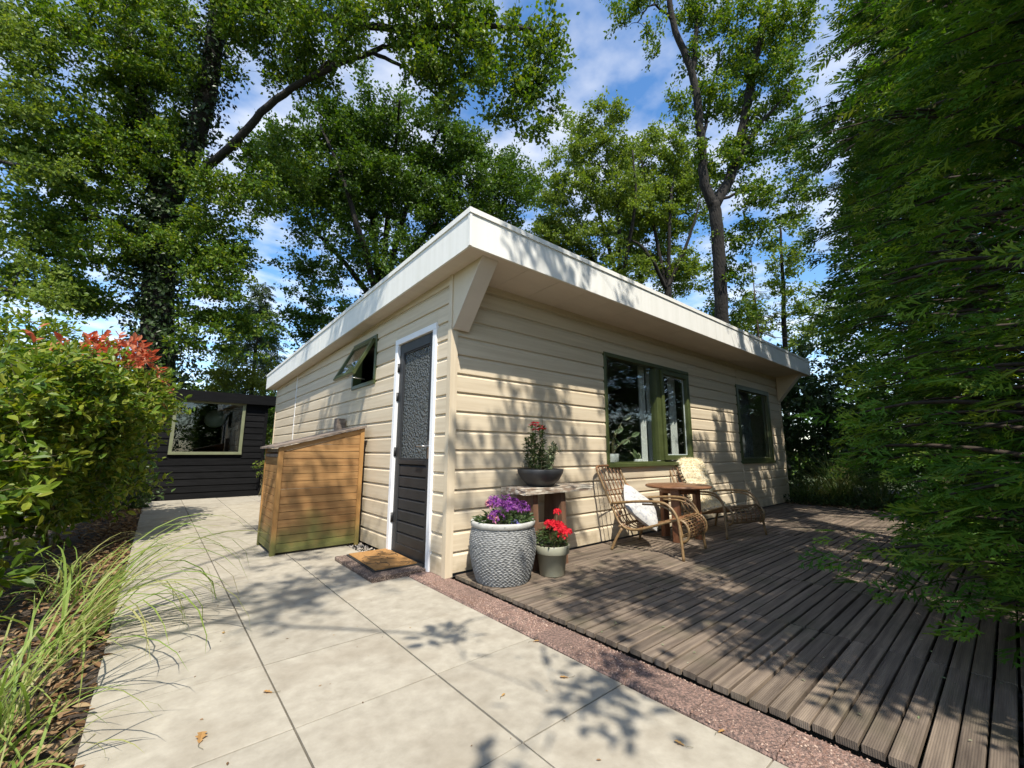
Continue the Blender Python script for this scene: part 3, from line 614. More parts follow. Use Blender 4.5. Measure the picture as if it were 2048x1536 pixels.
# ---- inside the rooms (seen through the panes)
def curtain(name, label, x0, x1, y, z0, z1, mat, folds):
    X = np.linspace(x0, x1, folds*8); Yw = y+0.022*np.sin(np.arange(len(X))*2*math.pi/8)
    V = np.concatenate([np.stack([X, Yw, np.full_like(X, z0)], -1), np.stack([X, Yw, np.full_like(X, z1)], -1), np.stack([X, Yw+0.004, np.full_like(X, z0)], -1), np.stack([X, Yw+0.004, np.full_like(X, z1)], -1)])
    n = len(X); i = np.arange(n-1)
    o = MB().add(V, np.concatenate([np.stack([i, i+1, i+n+1, i+n], -1), np.stack([i+2*n+1, i+2*n, i+3*n, i+3*n+1], -1)]), None, True).build(name, mat)
    return tag(o, label, 'curtain')
curtain('curtain', 'narrow white curtain beside the mullion of the wide window', 3.19, 3.30, 0.20, 0.30, 2.24, 'curtain', 2)
curtain('curtain', 'pale curtain behind the opening casement of the wide window', 3.40, 3.66, 0.22, 0.30, 2.24, 'curtain', 3)
curtain('curtain', 'white curtain strip at the outer edge of the wide window', 3.96, 4.12, 0.19, 0.30, 2.24, 'curtain', 2)
curtain('curtain', 'grey curtain drawn behind the single-pane front window', 6.35, 7.1, 0.24, 0.30, 2.24, 'curtain_grey', 8)
sill = MB().cbox(2.16, 4.19, 0.101, 0.30, 0.80, 0.83, 0.004, 0).build('window_board', 'white_paint', H)
c = empty('cabinet', (3.3, 3.3, 0.03)); tag(c, 'tall black cabinet against the inner wall behind the wide window', 'cabinet')
MB().box(-0.62, 0.62, -0.22, 0.29, 0, 2.05).build('body', 'cabinet', c)
for s in (-1, 1): MB().cbox(min(s*0.01, s*0.60), max(s*0.01, s*0.60), -0.245, -0.2205, 0.06, 2.0, 0.004, 2).build('cabinet_door', 'cabinet', c)

def pot_plant(name, label, loc, r, h, mat):
    e = empty(name, loc); tag(e, label, 'plant pot')
    MB().lathe([(0.001, 0), (r*0.8, 0), (r*0.95, h*0.5), (r, h), (r*0.9, h), (r*0.86, h*0.85), (0.001, h*0.85)], sides=24).build('pot', mat, e)
    return e
e = pot_plant('potted_plant', 'white flower pot with an arching leafy plant on the inner sill', (2.52, 0.20, 0.832), 0.085, 0.13, 'pot_white')
m = MB(); lf = MB()
for tx, tz, ty in ((0.28, 0.46, 0.02), (0.22, 0.14, 0.03), (0.40, 0.24, -0.02), (0.12, 0.28, 0.04)):
    pts = spline([(0, 0, 0.10), (tx*0.3, ty*0.5, 0.10+tz*0.5), (tx, ty, 0.11+tz)], 8); m.tube(pts, 0.005, 5)
    leaves(lf, np.array([pts[-1]]), np.array([[0.5, -0.3, 0.3]]), np.array([[0.1, -0.8, 0.5]]), 0.15, OVAL)
    leaves(lf, pts[4:7], rvec(3)+[0.3, 0, 0.4], rvec(3)+[0, -0.6, 0.6], 0.08, OVAL)
m.build('stem', 'stem', e); lf.build('leaf', 'variegated_leaf', e)
e = pot_plant('potted_plant', 'small bowl with pale round-leaved plant on the inner sill', (3.06, 0.18, 0.832), 0.06, 0.06, 'pot_white')
lf = MB(); leaves(lf, np.zeros((9, 3))+[0, 0, 0.05], rvec(9)*[1, 0.5, 0.3]+[0, 0, 0.9], rvec(9)+[0, -1, 0.2], rng.uniform(0.08, 0.17, 9), OVAL); lf.build('leaf', 'variegated_leaf', e)

# ================================================================== SHED
SY, SX0, SX1 = 8.36, -2.75, 0.06
SH = empty('garden_shed', (SX0, SY, GZ)); tag(SH, 'black timber garden shed with a wide pale framed window', 'shed')
def sp(o): o.location = (-SX0, -SY, -GZ); return o
wx0, wx1, wz0, wz1 = -1.70, -0.39, 0.90, 2.09
sw = MB()
for a in ((SX0, wx0, -0.03, 2.15), (wx1, SX1-0.01, -0.03, 2.15), (wx0, wx1, -0.03, wz0), (wx0, wx1, wz1, 2.15)): sw.box(a[0], a[1], SY+0.03, SY+0.08, a[2], a[3])
sw.box(SX0, SX0+0.05, SY+0.0805, SY+2.4, -0.03, 2.15).box(SX1-0.06, SX1-0.01, SY+0.0805, SY+2.4, -0.03, 2.15).box(SX0, SX1-0.01, SY+2.4, SY+2.45, -0.03, 2.15)
sw = sp(sw.build('wall', 'shed_black', SH))
rows = 15; rh = 2.14/rows
def shed_board(a, b, z, h): MB().prism([(SY+0.0295, z), (SY-0.002, z-0.014), (SY+0.016, z+h), (SY+0.0295, z+h)], 0, a, b).build('weatherboard', 'shed_black', sw)
for k in range(rows):
    z = -0.02+k*rh
    if z+rh <= wz0-0.04 or z >= wz1+0.03: shed_board(SX0, SX1-0.05, z, rh-0.001)
    else:
        shed_board(SX0, wx0-0.002, z, rh-0.001); shed_board(wx1+0.002, SX1-0.05, z, rh-0.001)
MB().cbox(SX1-0.05, SX1+0.012, SY-0.014, SY+0.06, -0.02, 2.15, 0.004, 2).build('corner_board', 'shed_black', sw)
fr = MB(); t = 0.062
fr.cbox(wx0, wx1, SY-0.03, SY+0.08, wz1-t, wz1, 0.004, 0); fr.cbox(wx0, wx1, SY-0.04, SY+0.08, wz0, wz0+t, 0.004, 0)
fr.cbox(wx0, wx0+t, SY-0.03, SY+0.08, wz0+t+0.0005, wz1-t-0.0005, 0.004, 2); fr.cbox(wx1-t, wx1, SY-0.03, SY+0.08, wz0+t+0.0005, wz1-t-0.0005, 0.004, 2)
fr = sp(fr.build('window', 'pale_olive', SH)); boxpart('glass_pane', 'glass_shed', fr, wx0+t-0.004, wx1-t+0.004, SY+0.02, SY+0.026, wz0+t-0.004, wz1-t+0.004)
rf = sp(MB().prism([(SX0-0.1, 2.22), (SX1+0.13, 2.20), (SX1+0.13, 2.24), (SX0-0.1, 2.26)], 1, SY-0.10, SY+2.55).build('roof', 'roof_felt', SH))
MB().box(SX0-0.1, SX1+0.13, SY-0.125, SY-0.1005, 2.06, 2.285).build('fascia', 'shed_black', rf); MB().box(SX1+0.1305, SX1+0.152, SY-0.12, SY+2.55, 2.06, 2.27).build('fascia', 'shed_black', rf)
boxpart('ceiling', 'shed_black', rf, SX0, SX1-0.01, SY, SY+2.45, 2.151, 2.19)
for i, (lx, ly, lz, lr) in enumerate(((-1.52, 9.2, 1.72, 0.17), (-0.88, 9.4, 1.76, 0.22))):
    e = empty('paper_lantern', (lx, ly, lz)); tag(e, ('smaller', 'larger')[i]+' round paper lantern hanging behind the shed window', 'lantern', 'paper lanterns in the shed')
    a = np.linspace(-1.45, 1.45, 25); MB().lathe([(lr*math.cos(x)*(1+0.012*(-1)**k), lr*math.sin(x)) for k, x in enumerate(a)], sides=28).build('shade', 'lantern', e)
    MB().tube([(0, 0, lr*0.98), (0, 0, 2.15-lz)], 0.004, 5).build('cord', 'black_metal', e)

# ================================================================== BIN STORE
BX, BY = -0.93, 1.73
bs = empty('bin_store', (BX, BY, GZ)); tag(bs, 'honey coloured slatted timber storage box with sloping lid against the gable wall', 'storage box')
bw, bd = 0.865, 0.70                       # along x, along y
hL, hR = 1.055, 1.285                      # low towards the path, high at the wall
def hb(x): return hL+(hR-hL)*x/bw
pt = 0.045
for (px_, py_) in ((0, 0), (bw-pt, 0), (0, bd-pt), (bw-pt, bd-pt)):
    MB().prism([(px_, 0), (px_+pt, 0), (px_+pt, hb(px_+pt)-0.003), (px_, hb(px_)-0.003)], 1, py_, py_+pt).build('post', 'pine_post', bs)
ns = 13; sh_ = 0.0755; GAP = 0.005
for k in range(ns):                        # front slats, clipped by the slope
    z0 = 0.035+k*sh_; z1 = z0+sh_-GAP
    xa_ = pt+0.0005
    if z1 > hb(xa_)-0.055: xa_ = max(xa_, (z1+0.055-hL)*bw/(hR-hL))
    lim = bw-pt-0.0005
    if z0+0.02 > hb(lim)-0.05: continue
    zz1 = min(z1, hb(lim)-0.05)
    lowx = pt+0.0005 if z0 < hb(pt)-0.055 else max(pt+0.0005, (z0+0.055-hL)*bw/(hR-hL))
    if xa_ > lim-0.03: xa_ = lim-0.03
    MB().prism([(lowx, z0), (lim, z0), (lim, zz1), (xa_, zz1)], 1, 0.010+0.0014*(k % 3), 0.028).build('slat', 'pine', bs)
for k in range(ns, ns+3):
    z0 = 0.035+k*sh_; z1 = min(z0+sh_-0.003, hb(bw-pt)-0.055)
    if z1-z0 < 0.015: break
    xl = (z0+0.055-hL)*bw/(hR-hL); xh = min((z1+0.055-hL)*bw/(hR-hL), bw-pt-0.03)
    MB().prism([(xl, z0), (bw-pt-0.0005, z0), (bw-pt-0.0005, z1), (xh, z1)], 1, 0.011+0.001*(k % 2), 0.028).build('slat', 'pine', bs)
MB().prism([(pt+0.001, hb(pt)-0.052), (bw-pt-0.001, hb(bw-pt)-0.052), (bw-pt-0.001, hb(bw-pt)-0.006), (pt+0.001, hb(pt)-0.006)], 1, 0.004, 0.030).build('top_rail', 'pine', bs)
MB().cbox(pt+0.001, bw-pt-0.001, 0.002, 0.0095, 0.022, 0.06, 0.002, 0).build('bottom_rail', 'pine', bs)
for k in range(12):                        # door slats towards the path
    z0 = 0.035+k*0.0765
    if z0+0.0765 > 0.965: break
    MB().cbox(0.006+0.0012*(k % 2), 0.024, pt+0.002, bd-pt-0.002, z0, z0+0.0735, 0.003, 1).build('slat', 'pine', bs)
MB().cbox(0.002, 0.024, pt+0.002, bd-pt-0.002, 0.955, 0.988, 0.003, 1).build('top_rail', 'old_wood', bs)
MB().cbox(0.01, 0.03, pt+0.002, bd-pt-0.002, 1.005, 1.04, 0.003, 1).build('top_rail', 'old_wood', bs)
MB().prism([(-0.05, hb(-0.05)+0.002), (bw+0.012, hb(bw+0.012)+0.002), (bw+0.012, hb(bw+0.012)+0.022), (-0.05, hb(-0.05)+0.022)], 1, -0.028, bd+0.02).build('lid', 'old_wood', bs)
MB().prism([(0.0, 0), (0.03, 0), (0.03, hb(0)), (0.0, hb(0))], 1, bd-0.001, bd).build('back_edge', 'pine', bs)
for k in range(9):                        # far side boards
    MB().prism([(pt, 0.035+k*0.11), (bw-pt, 0.035+k*0.11), (bw-pt, 0.035+k*0.11+0.106), (pt, 0.035+k*0.11+0.106)], 1, bd-0.03, bd-0.012).build('slat', 'pine', bs)
tp = empty('wall_post', (-0.075, 2.60, GZ)); tag(tp, 'sawn brown timber post standing at the gable wall behind the storage box', 'post')
MB().cbox(-0.055, 0.055, -0.055, 0.055, 0, 1.44, 0.006, 2).build('post', 'old_wood', tp)
boxpart('post_base', 'black_metal', tp, -0.065, 0.065, -0.065, 0.065, -0.004, 0.03)

# door slab and mat
sl = MB().cbox(-0.487, -0.02, 0.285, 1.18, GZ-0.001, GZ+0.036, 0.008, 1).build('step_slab', 'aggregate'); tag(sl, 'exposed aggregate step slab in front of the door', 'step')
dmx = empty('doormat', (-0.20, 0.78, GZ+0.0365)); tag(dmx, 'brown coir doormat with dark printed scrolls and black rubber edge', 'doormat'); dmx.rotation_euler = (0, 0, R_(-2))
MB().cbox(-0.205, 0.205, -0.36, 0.36, 0, 0.010, 0.003, 1).build('rubber_edge', 'rubber', dmx)
MB().cbox(-0.188, 0.188, -0.342, 0.342, 0.0102, 0.019, 0.003, 1).build('coir_pile', 'coir', dmx)
mb = MB()
for i in range(16):
    cx_, cy_ = rng.uniform(-0.15, 0.15), rng.uniform(-0.30, 0.30); a0 = rng.uniform(0, 6.28); rr = rng.uniform(0.04, 0.09)
    aa = np.linspace(a0, a0+rng.uniform(1.6, 3.0), 10); pts = np.stack([np.clip(cx_+rr*np.cos(aa), -0.18, 0.18), np.clip(cy_+rr*np.sin(aa), -0.335, 0.335), np.full(10, 0.0195)], -1)
    mb.tube(pts, 0.0035, 4)
mb.build('printed_scrolls', 'coir_print', dmx)

# ================================================================== POTS AND BENCH
# stone pot with fish-scale pebbles
sp_ = empty('stone_planter', (0.300, -0.365, -0.004)); tag(sp_, 'large grey planter covered in flat pebbles holding purple flowers', 'planter')
nr, na = 150, 216; Hh = 0.412
zz = np.linspace(0, Hh, nr); t_ = zz/Hh
rad = 0.180+0.076*np.sin(np.clip(t_*1.25+0.08, 0, 1.6)*math.pi/2)**0.8-0.012*np.clip(t_-0.75, 0, 1)/0.25
ang = np.arange(na)*2*math.pi/na
rowh = 0.0125; rowi = np.floor(zz/rowh); fz = zz/rowh-rowi
disp = np.zeros((nr, na)); colw = 2*math.pi/40
for i in range(nr):
    k = int(rowi[i]); jit = 0.5*(k % 2)+0.18*math.sin(k*12.9)
    wob = 0.16*np.sin(ang*9+zz[i]*9)+0.12*np.sin(ang*17-zz[i]*23)
    fz_i = np.mod(zz[i]/rowh+wob, 1); ki = np.floor(zz[i]/rowh+wob)
    u_ = np.mod(ang/colw+0.5*np.mod(ki, 2)+0.3*np.sin(ki*12.9)+0.12*np.sin(ang*5+ki*2.3), 1)
    disp[i] = np.clip(np.sin(u_*math.pi), 0, 1)**0.5*np.clip(np.sin(np.clip(fz_i, 0, 1)*math.pi), 0, 1)**0.6
RR = rad[:, None]+0.0115*disp
V = np.stack([RR*np.cos(ang), RR*np.sin(ang), np.repeat(zz[:, None], na, 1)], -1).reshape(-1, 3)
i = np.arange(nr-1)[:, None]*na; j = np.arange(na)[None]; j2 = (j+1) % na
MB().add(V, np.stack([i+j, i+j2, i+na+j2, i+na+j], -1).reshape(-1, 4), None, True).build('pebble_body', 'stone_pot', sp_)
MB().lathe([(0.240, 0.405), (0.255, 0.412), (0.258, 0.440), (0.251, 0.452), (0.236, 0.452), (0.228, 0.44), (0.226, 0.39)], sides=48).build('rim', 'stone_rim', sp_)
MB().lathe([(0.228, 0.41), (0.001, 0.42)], sides=32).build('compost', 'potting', sp_)
MB().lathe([(0.001, 0.0), (0.187, 0.0)], sides=32).build('foot', 'stone_rim', sp_)
# mixed bedding flowers
def florets(mb, c, R, n, size, r=None):
    d = rvec(n); d[:, 2] = np.abs(d[:, 2])*0.8+0.1; d = unit(d)
    P = c+d*R*rng.uniform(0.75, 1.05, (n, 1))
    for k in range(4):
        a = rng.uniform(0, 6.28, n); ref = unit(np.cross(d, rvec(n))); oth = np.cross(d, ref); ang_ = k*math.pi/2
        leaves(mb, P, ref*math.cos(ang_)+oth*math.sin(ang_)+d*0.25, d, size*rng.uniform(0.8, 1.2, n), OVAL, r)
gl = MB()
def bloom(name, mat, parent, c, R, n, size):
    m_ = MB(); florets(m_, np.array(c), R, n, size); return m_.build(name, mat, parent)
for (cx_, cy_, cz_, R) in ((-0.02, 0.05, 0.54, 0.085), (0.08, 0.02, 0.535, 0.085), (-0.09, -0.02, 0.56, 0.065), (0.13, -0.08, 0.51, 0.065), (0.16, 0.06, 0.50, 0.06), (-0.16, -0.11, 0.475, 0.06), (0.03, -0.06, 0.52, 0.06)):
    bloom('purple_flower', 'petal_purple', sp_, [cx_, cy_, cz_+0.01], R*1.1, 46, 0.022)
for c_, R, k_, s_ in (([-0.13, 0.0, 0.565], 0.045, 20, 0.024), ([-0.15, -0.06, 0.48], 0.03, 8, 0.03), ([-0.17, -0.12, 0.47], 0.03, 8, 0.022)): bloom('pink_flower', 'petal_pink', sp_, c_, R, k_, s_)
bloom('blue_flower', 'petal_blue', sp_, [-0.03, -0.2, 0.435], 0.035, 16, 0.024)
n = 420; th = rng.uniform(0, 6.28, n); rr = 0.22*np.sqrt(rng.random(n)); P = np.stack([rr*np.cos(th), rr*np.sin(th), 0.42+rng.uniform(0, 0.11, n)*(1-rr/0.4)], -1)
leaves(gl, P, np.stack([np.cos(th), np.sin(th), rng.uniform(-0.1, 0.8, n)], -1)+rvec(n)*0.5, rvec(n)*0.6+[0, 0, 1], rng.uniform(0.03, 0.065, n), OVAL)
gl.build('foliage', 'pot_leaf', sp_)
# sage pot with red geranium
gp = empty('flower_pot', (0.70, -0.515, -0.004)); tag(gp, 'sage green flower pot with a bright red geranium', 'flower pot')
MB().lathe([(0.001, 0), (0.098, 0), (0.102, 0.006), (0.122, 0.165), (0.138, 0.170), (0.142, 0.176), (0.146, 0.232), (0.142, 0.238), (0.132, 0.236), (0.128, 0.21)], sides=48).build('pot', 'sage_pot', gp)
MB().lathe([(0.13, 0.215), (0.001, 0.222)], sides=24).build('compost', 'potting', gp)
gl = MB(); st = MB()
n = 520; th = rng.uniform(0, 6.28, n); rr = 0.13*np.sqrt(rng.random(n)); P = np.stack([rr*np.cos(th)-0.01, rr*np.sin(th), 0.22+rng.uniform(0, 0.12, n)], -1)
leaves(gl, P, np.stack([np.cos(th), np.sin(th), rng.uniform(0, 0.8, n)], -1)+rvec(n)*0.6, rvec(n)*0.7+[0, 0, 1], rng.uniform(0.018, 0.04, n), OVAL)
for (cx_, cy_, cz_, R) in ((0.0, -0.05, 0.35, 0.045), (0.07, -0.06, 0.34, 0.045), (0.02, -0.10, 0.31, 0.04), (0.10, 0.0, 0.36, 0.04), (0.05, 0.03, 0.37, 0.045), (-0.03, 0.0, 0.385, 0.04), (0.11, -0.08, 0.32, 0.035), (0.06, -0.02, 0.375, 0.04), (0.09, 0.02, 0.475, 0.026), (0.0, 0.03, 0.39, 0.03)):
    bloom('red_flower', 'petal_red', gp, [cx_, cy_, cz_], R, 20, 0.026); st.tube(spline([(cx_*0.4, cy_*0.4, 0.22), (cx_*0.8, cy_*0.8, cz_-0.06), (cx_, cy_, cz_)], 6), 0.0025, 5)
gl.build('foliage', 'pot_leaf', gp); st.build('stems', 'stem', gp)
# rustic bench
bn = empty('rustic_bench', (0.95, -0.235, -0.005)); tag(bn, 'rustic bench with flaking pale plank top and dark slab legs', 'bench')
bm = bmesh.new(); bmesh.ops.create_cube(bm, size=1)
for v in bm.verts: v.co = Vector((v.co.x*0.87, v.co.y*0.33, v.co.z*0.05+0.652))
bmesh.ops.subdivide_edges(bm, edges=bm.edges[:], cuts=6, use_grid_fill=True)
for v in bm.verts:
    k = random.Random(int(v.co.x*1000)*7+int(v.co.y*1000)*3+int(v.co.z*1000))
    v.co += Vector((k.uniform(-1, 1)*0.003, k.uniform(-1, 1)*0.003, k.uniform(-1, 1)*0.0012))
me = bpy.data.meshes.new('plank_top'); bm.to_mesh(me); bm.free(); link('plank_top', me, 'bench_slab', bn)
for x_ in (-0.27, 0.08):
    MB().prism([(-0.13, 0), (0.13, 0), (0.105, 0.624), (-0.105, 0.624)], 0, x_-0.03, x_+0.03).build('slab_leg', 'bench_leg', bn)
MB().cbox(-0.239, 0.049, -0.02, 0.02, 0.30, 0.36, 0.004, 0).build('stretcher', 'bench_leg', bn)
# bowl on the bench
bo = empty('plant_bowl', (0.835, -0.245, 0.674)); tag(bo, 'matt black bowl with red flowering and variegated plants on the rustic bench', 'plant bowl')
MB().lathe([(0.001, 0), (0.10, 0), (0.118, 0.008), (0.172, 0.06), (0.204, 0.115), (0.213, 0.150), (0.209, 0.155), (0.200, 0.150), (0.19, 0.115)], sides=56).build('bowl', 'dark_bowl', bo)
MB().lathe([(0.196, 0.125), (0.001, 0.135)], sides=32).build('compost', 'potting', bo)
st = MB(); gl = MB(); gv = MB()
for k in range(9):                         # upright leafy stems
    a = rng.uniform(0, 6.28); x_, y_ = -0.03+0.07*math.cos(a), 0.03+0.05*math.sin(a); hgt = rng.uniform(0.26, 0.42)
    pts = spline([(x_, y_, 0.13), (x_*1.2, y_, 0.13+hgt*0.5), (x_*1.3+rng.normal(0, 0.015), y_, 0.13+hgt)], 9); st.tube(pts, 0.0025, 5)
    q = np.repeat(pts[1:], 7, 0)+rng.normal(0, 0.006, (56, 3)); dd = rvec(56); dd[:, 2] = np.abs(dd[:, 2])*0.6
    leaves(gl, q, dd, rvec(56)*0.5+[0, 0, 1], rng.uniform(0.03, 0.055, 56), OVAL)
for (x_, y_, z_) in ((-0.075, 0.02, 0.555), (0.025, 0.03, 0.55), (-0.03, 0.03, 0.515), (0.045, 0.02, 0.525), (-0.05, 0.01, 0.575)):
    st.tube([(x_, y_, 0.40), (x_, y_, z_)], 0.0022, 5)
    n = 9; a = np.arange(n)*2*math.pi/n; fl = MB(); leaves(fl, np.tile([x_, y_, z_], (n, 1)), np.stack([np.cos(a), np.sin(a), 0.3*np.sin(a*2.3)], -1), np.stack([0*a, 0*a-0.5, 1+0*a], -1)+rvec(n)*0.5, 0.046, OVAL); fl.build('red_flower', 'petal_red', bo)
for k in range(16):
    a = rng.uniform(-1.2, 1.2); x_, y_ = 0.07+0.07*math.cos(a*2), 0.05*math.sin(a*2); hgt = rng.uniform(0.12, 0.25)
    pts = spline([(x_*0.7, y_, 0.13), (x_, y_, 0.13+hgt*0.5), (x_*1.4, y_*1.3, 0.13+hgt)], 7); st.tube(pts, 0.002, 5)
    q = np.repeat(pts[1:], 7, 0)+rng.normal(0, 0.01, (42, 3)); leaves(gv, q, rvec(42)+[0, 0, 0.3], rvec(42)*0.5+[0, 0, 1], rng.uniform(0.022, 0.045, 42), OVAL)
st.tube(spline([(0.04, 0.03, 0.3), (0.06, 0.03, 0.5), (0.055, 0.03, 0.66)], 8), 0.002, 5)
st.build('stems', 'stem', bo); gl.build('green_foliage', 'pot_leaf', bo); gv.build('variegated_foliage', 'variegated_leaf', bo)

# ================================================================== TABLE AND CHAIRS
tb = empty('side_table', (2.86, -0.47, -0.005)); tag(tb, 'low round brown wooden table on thick legs between two rattan chairs', 'table')
MB().lathe([(0.001, 0.578), (0.345, 0.578), (0.362, 0.585), (0.368, 0.596), (0.362, 0.607), (0.35, 0.61), (0.001, 0.61)], sides=64).build('table_top', 'table_wood', tb)
for a in (200, 320, 80):
    c_, s_ = math.cos(R_(a)), math.sin(R_(a))
    l = MB().cbox(-0.05, 0.05, -0.03, 0.03, 0, 0.577, 0.008, 2).build('leg', 'table_leg', tb); l.location = (0.21*c_, 0.21*s_, 0); l.rotation_euler = (0, 0, R_(a+90))
MB().lathe([(0.001, 0.52), (0.20, 0.52), (0.20, 0.575), (0.001, 0.575)], sides=24).build('apron', 'table_leg', tb)

def make_chair(label):
    c = empty('rattan_chair'); tag(c, label, 'chair', 'rattan armchairs on the deck')
    for s in (-1, 1):
        MB().tube(spline([(s*0.345, 0.345, 0), (s*0.325, 0.325, 0.20), (s*0.310, 0.300, 0.36), (s*0.305, 0.235, 0.465), (s*0.305, 0.13, 0.505), (s*0.300, -0.10, 0.495), (s*0.285, -0.385, 0.455)], 36), 0.0135, 10).build('arm', 'rattan', c)
        MB().tube(spline([(s*0.30, 0.335, 0.20), (s*0.297, 0.300, 0.345), (s*0.292, 0.225, 0.435), (s*0.290, 0.12, 0.474), (s*0.287, -0.05, 0.472)], 24), 0.0095, 8).build('inner_arm_cane', 'rattan', c)
        MB().tube(spline([(s*0.345, -0.375, 0), (s*0.325, -0.335, 0.10), (s*0.30, -0.275, 0.215)], 12), 0.014, 10).build('leg', 'rattan', c)
    rail = [(-0.555, 0.79), (-0.47, 0.60), (-0.385, 0.41), (-0.315, 0.27), (-0.22, 0.212), (-0.08, 0.225), (0.12, 0.295), (0.27, 0.345), (0.345, 0.335), (0.385, 0.27), (0.375, 0.19), (0.325, 0.15)]
    R = spline([(0, y, z) for y, z in rail], 60)
    for s in (-1, 1):
        MB().tube(R+[s*0.275, 0, 0], 0.0125, 10).build('side_rail', 'rattan', c)
    top = spline([(-0.275, -0.552, 0.783), (-0.24, -0.575, 0.823), (-0.12, -0.58, 0.832), (0, -0.58, 0.833), (0.12, -0.58, 0.832), (0.24, -0.575, 0.823), (0.275, -0.552, 0.783)], 30)
    MB().tube(top, 0.0125, 10).build('back_top', 'rattan_dark', c)
    for x_ in np.linspace(-0.205, 0.205, 6):
        pts = R.copy(); pts[:, 0] += x_; pts[:, 2] -= 0.004; pts[0] = (x_, -0.578, 0.828)
        MB().tube(pts[:54], 0.006, 6).build('cane', 'rattan_dark', c)
    for k in list(range(26, 60, 2)):
        q = R[k]; MB().tube([q+[-0.278, 0, 0.008], q+[0, 0, 0.004], q+[0.278, 0, 0.008]], 0.0055, 6).build('cross_cane', 'rattan_dark' if k < 40 else 'rattan', c)
    for k in (6, 14):
        q = R[k]; MB().tube([q+[-0.275, 0, 0], q+[0.275, 0, 0]], 0.0065, 6).build('cross_cane', 'rattan_dark', c)
    for y_, z_ in ((-0.30, 0.235), (0.31, 0.20)): MB().tube([(-0.31, y_, z_), (0.31, y_, z_)], 0.011, 8).build('stretcher', 'rattan', c)
    return c, R
ch1, RAIL = make_chair('rattan armchair with a patterned white cushion beside the round table')
ch1.location = (2.20, -0.60, -0.005); ch1.rotation_euler = (0, 0, math.atan2(-0.98, 0.17)-math.pi/2)
def copy_tree(o, parent=None):
    c = o.copy(); COL.objects.link(c); c.parent = parent
    for k in list(o.children): copy_tree(k, c)
    return c
ch2 = copy_tree(ch1); ch2['label'] = 'rattan armchair with a cream sheepskin thrown over its back'
ch2.location = (3.66, -0.585, -0.005); ch2.rotation_euler = (0, 0, math.atan2(-0.965, -0.26)-math.pi/2)
# cushion on the first chair
cu = empty('cushion', (0, 0, 0)); tag(cu, 'white patterned cushion leaning in the rattan chair', 'cushion')
nu = 26; uu, vv = np.meshgrid(np.linspace(-1, 1, nu), np.linspace(-1, 1, nu))
bul = (1-uu**4)*(1-vv**4); pin = 1-0.07*(uu**2*vv**2)
f_ = np.sqrt(np.clip(bul, 0, 1))*0.068
X = uu*0.225*(1-0.06*(1-vv**2)*0+0.0)*pin; Y = vv*0.225*pin
i = (np.arange(nu-1)[:, None]*nu+np.arange(nu-1)[None]).ravel()
m = MB(); m.add(np.stack([X, Y, f_+0.006*np.sin(uu*9+vv*5)*bul], -1).reshape(-1, 3), np.stack([i, i+1, i+nu+1, i+nu], -1), None, True); m.add(np.stack([X, Y, -f_], -1).reshape(-1, 3), np.stack([i, i+nu, i+nu+1, i+1], -1), None, True)
m.build('cover', 'cushion', cu); boxpart('leather_tag', 'leather_tag', cu, -0.27, -0.215, -0.17, -0.13, -0.006, 0.006)
ML = Matrix.Translation((-0.01, -0.205, 0.405)) @ Matrix.Rotation(R_(-50), 4, 'X') @ Matrix.Rotation(R_(38), 4, 'Z')
bpy.context.view_layer.update()
cu.matrix_world = Matrix.Translation(ch1.location) @ Matrix.Rotation(ch1.rotation_euler.z, 4, 'Z') @ ML
# sheepskin draped over the second chair
sk = empty('sheepskin', ch2.location, ch2.rotation_euler.z); tag(sk, 'fluffy cream sheepskin draped over the back of the rattan chair', 'sheepskin')
path = spline([(-0.14, -0.66, 0.48), (-0.14, -0.655, 0.62), (-0.13, -0.625, 0.77), (-0.13, -0.58, 0.870), (-0.13, -0.510, 0.80), (-0.13, -0.425, 0.60), (-0.13, -0.34, 0.42), (-0.12, -0.265, 0.31), (-0.11, -0.17, 0.265), (-0.11, 0.0, 0.285)], 46)
W = np.interp(np.linspace(0, 1, 46), [0, 0.12, 0.3, 0.42, 0.6, 0.78, 0.92, 1], [0.14, 0.22, 0.25, 0.235, 0.24, 0.28, 0.24, 0.12])
nu = 22; U = np.linspace(-1, 1, nu)
T = unit(np.gradient(path, axis=0)); Nn = unit(np.cross(T, [1.0, 0, 0])); Nn *= np.sign(Nn[25]@np.array([0, 0.9, 0.45]))
G = path[:, None]+np.stack([W[:, None]*U[None]*(1+0.05*np.sin(np.arange(46)[:, None]*0.9)), 0*W[:, None]*U[None], 0*W[:, None]*U[None]], -1)
outn = Nn[:, None]*np.ones((1, nu, 1))
bp_ = path[[20]]  # thickness both ways
th_ = 0.030*np.sqrt(np.clip(1-U**4, 0, 1))[None, :, None]*np.ones((46, 1, 1))
nz3 = rng.normal(0, 0.006, (46, nu, 1))
A = G+outn*(th_+nz3); B = G-outn*(0.008+0*th_)
i = (np.arange(45)[:, None]*nu+np.arange(nu-1)[None]).ravel(); q = np.stack([i, i+1, i+nu+1, i+nu], -1)
m = MB(); m.add(A.reshape(-1, 3), q, None, True); m.add(B.reshape(-1, 3), q[:, ::-1], None, True); m.build('hide', 'sheepskin', sk)
m = MB(); nf = 9000; a_ = rng.integers(0, 46, nf); b_ = rng.integers(0, nu, nf)
Pf = A[a_, b_]+rng.normal(0, 0.006, (nf, 3)); leaves(m, Pf, outn[a_, b_]*0.8+rvec(nf)*0.8+[0, 0, -0.35], rvec(nf), rng.uniform(0.018, 0.034, nf), (np.array([(0, -0.12, 0), (0, 0.12, 0), (1, 0, 0)]), np.array([(0, 1, 2)])))
side = np.where(rng.random(1500) < 0.5, 0, nu-1); a_ = rng.integers(0, 46, 1500)
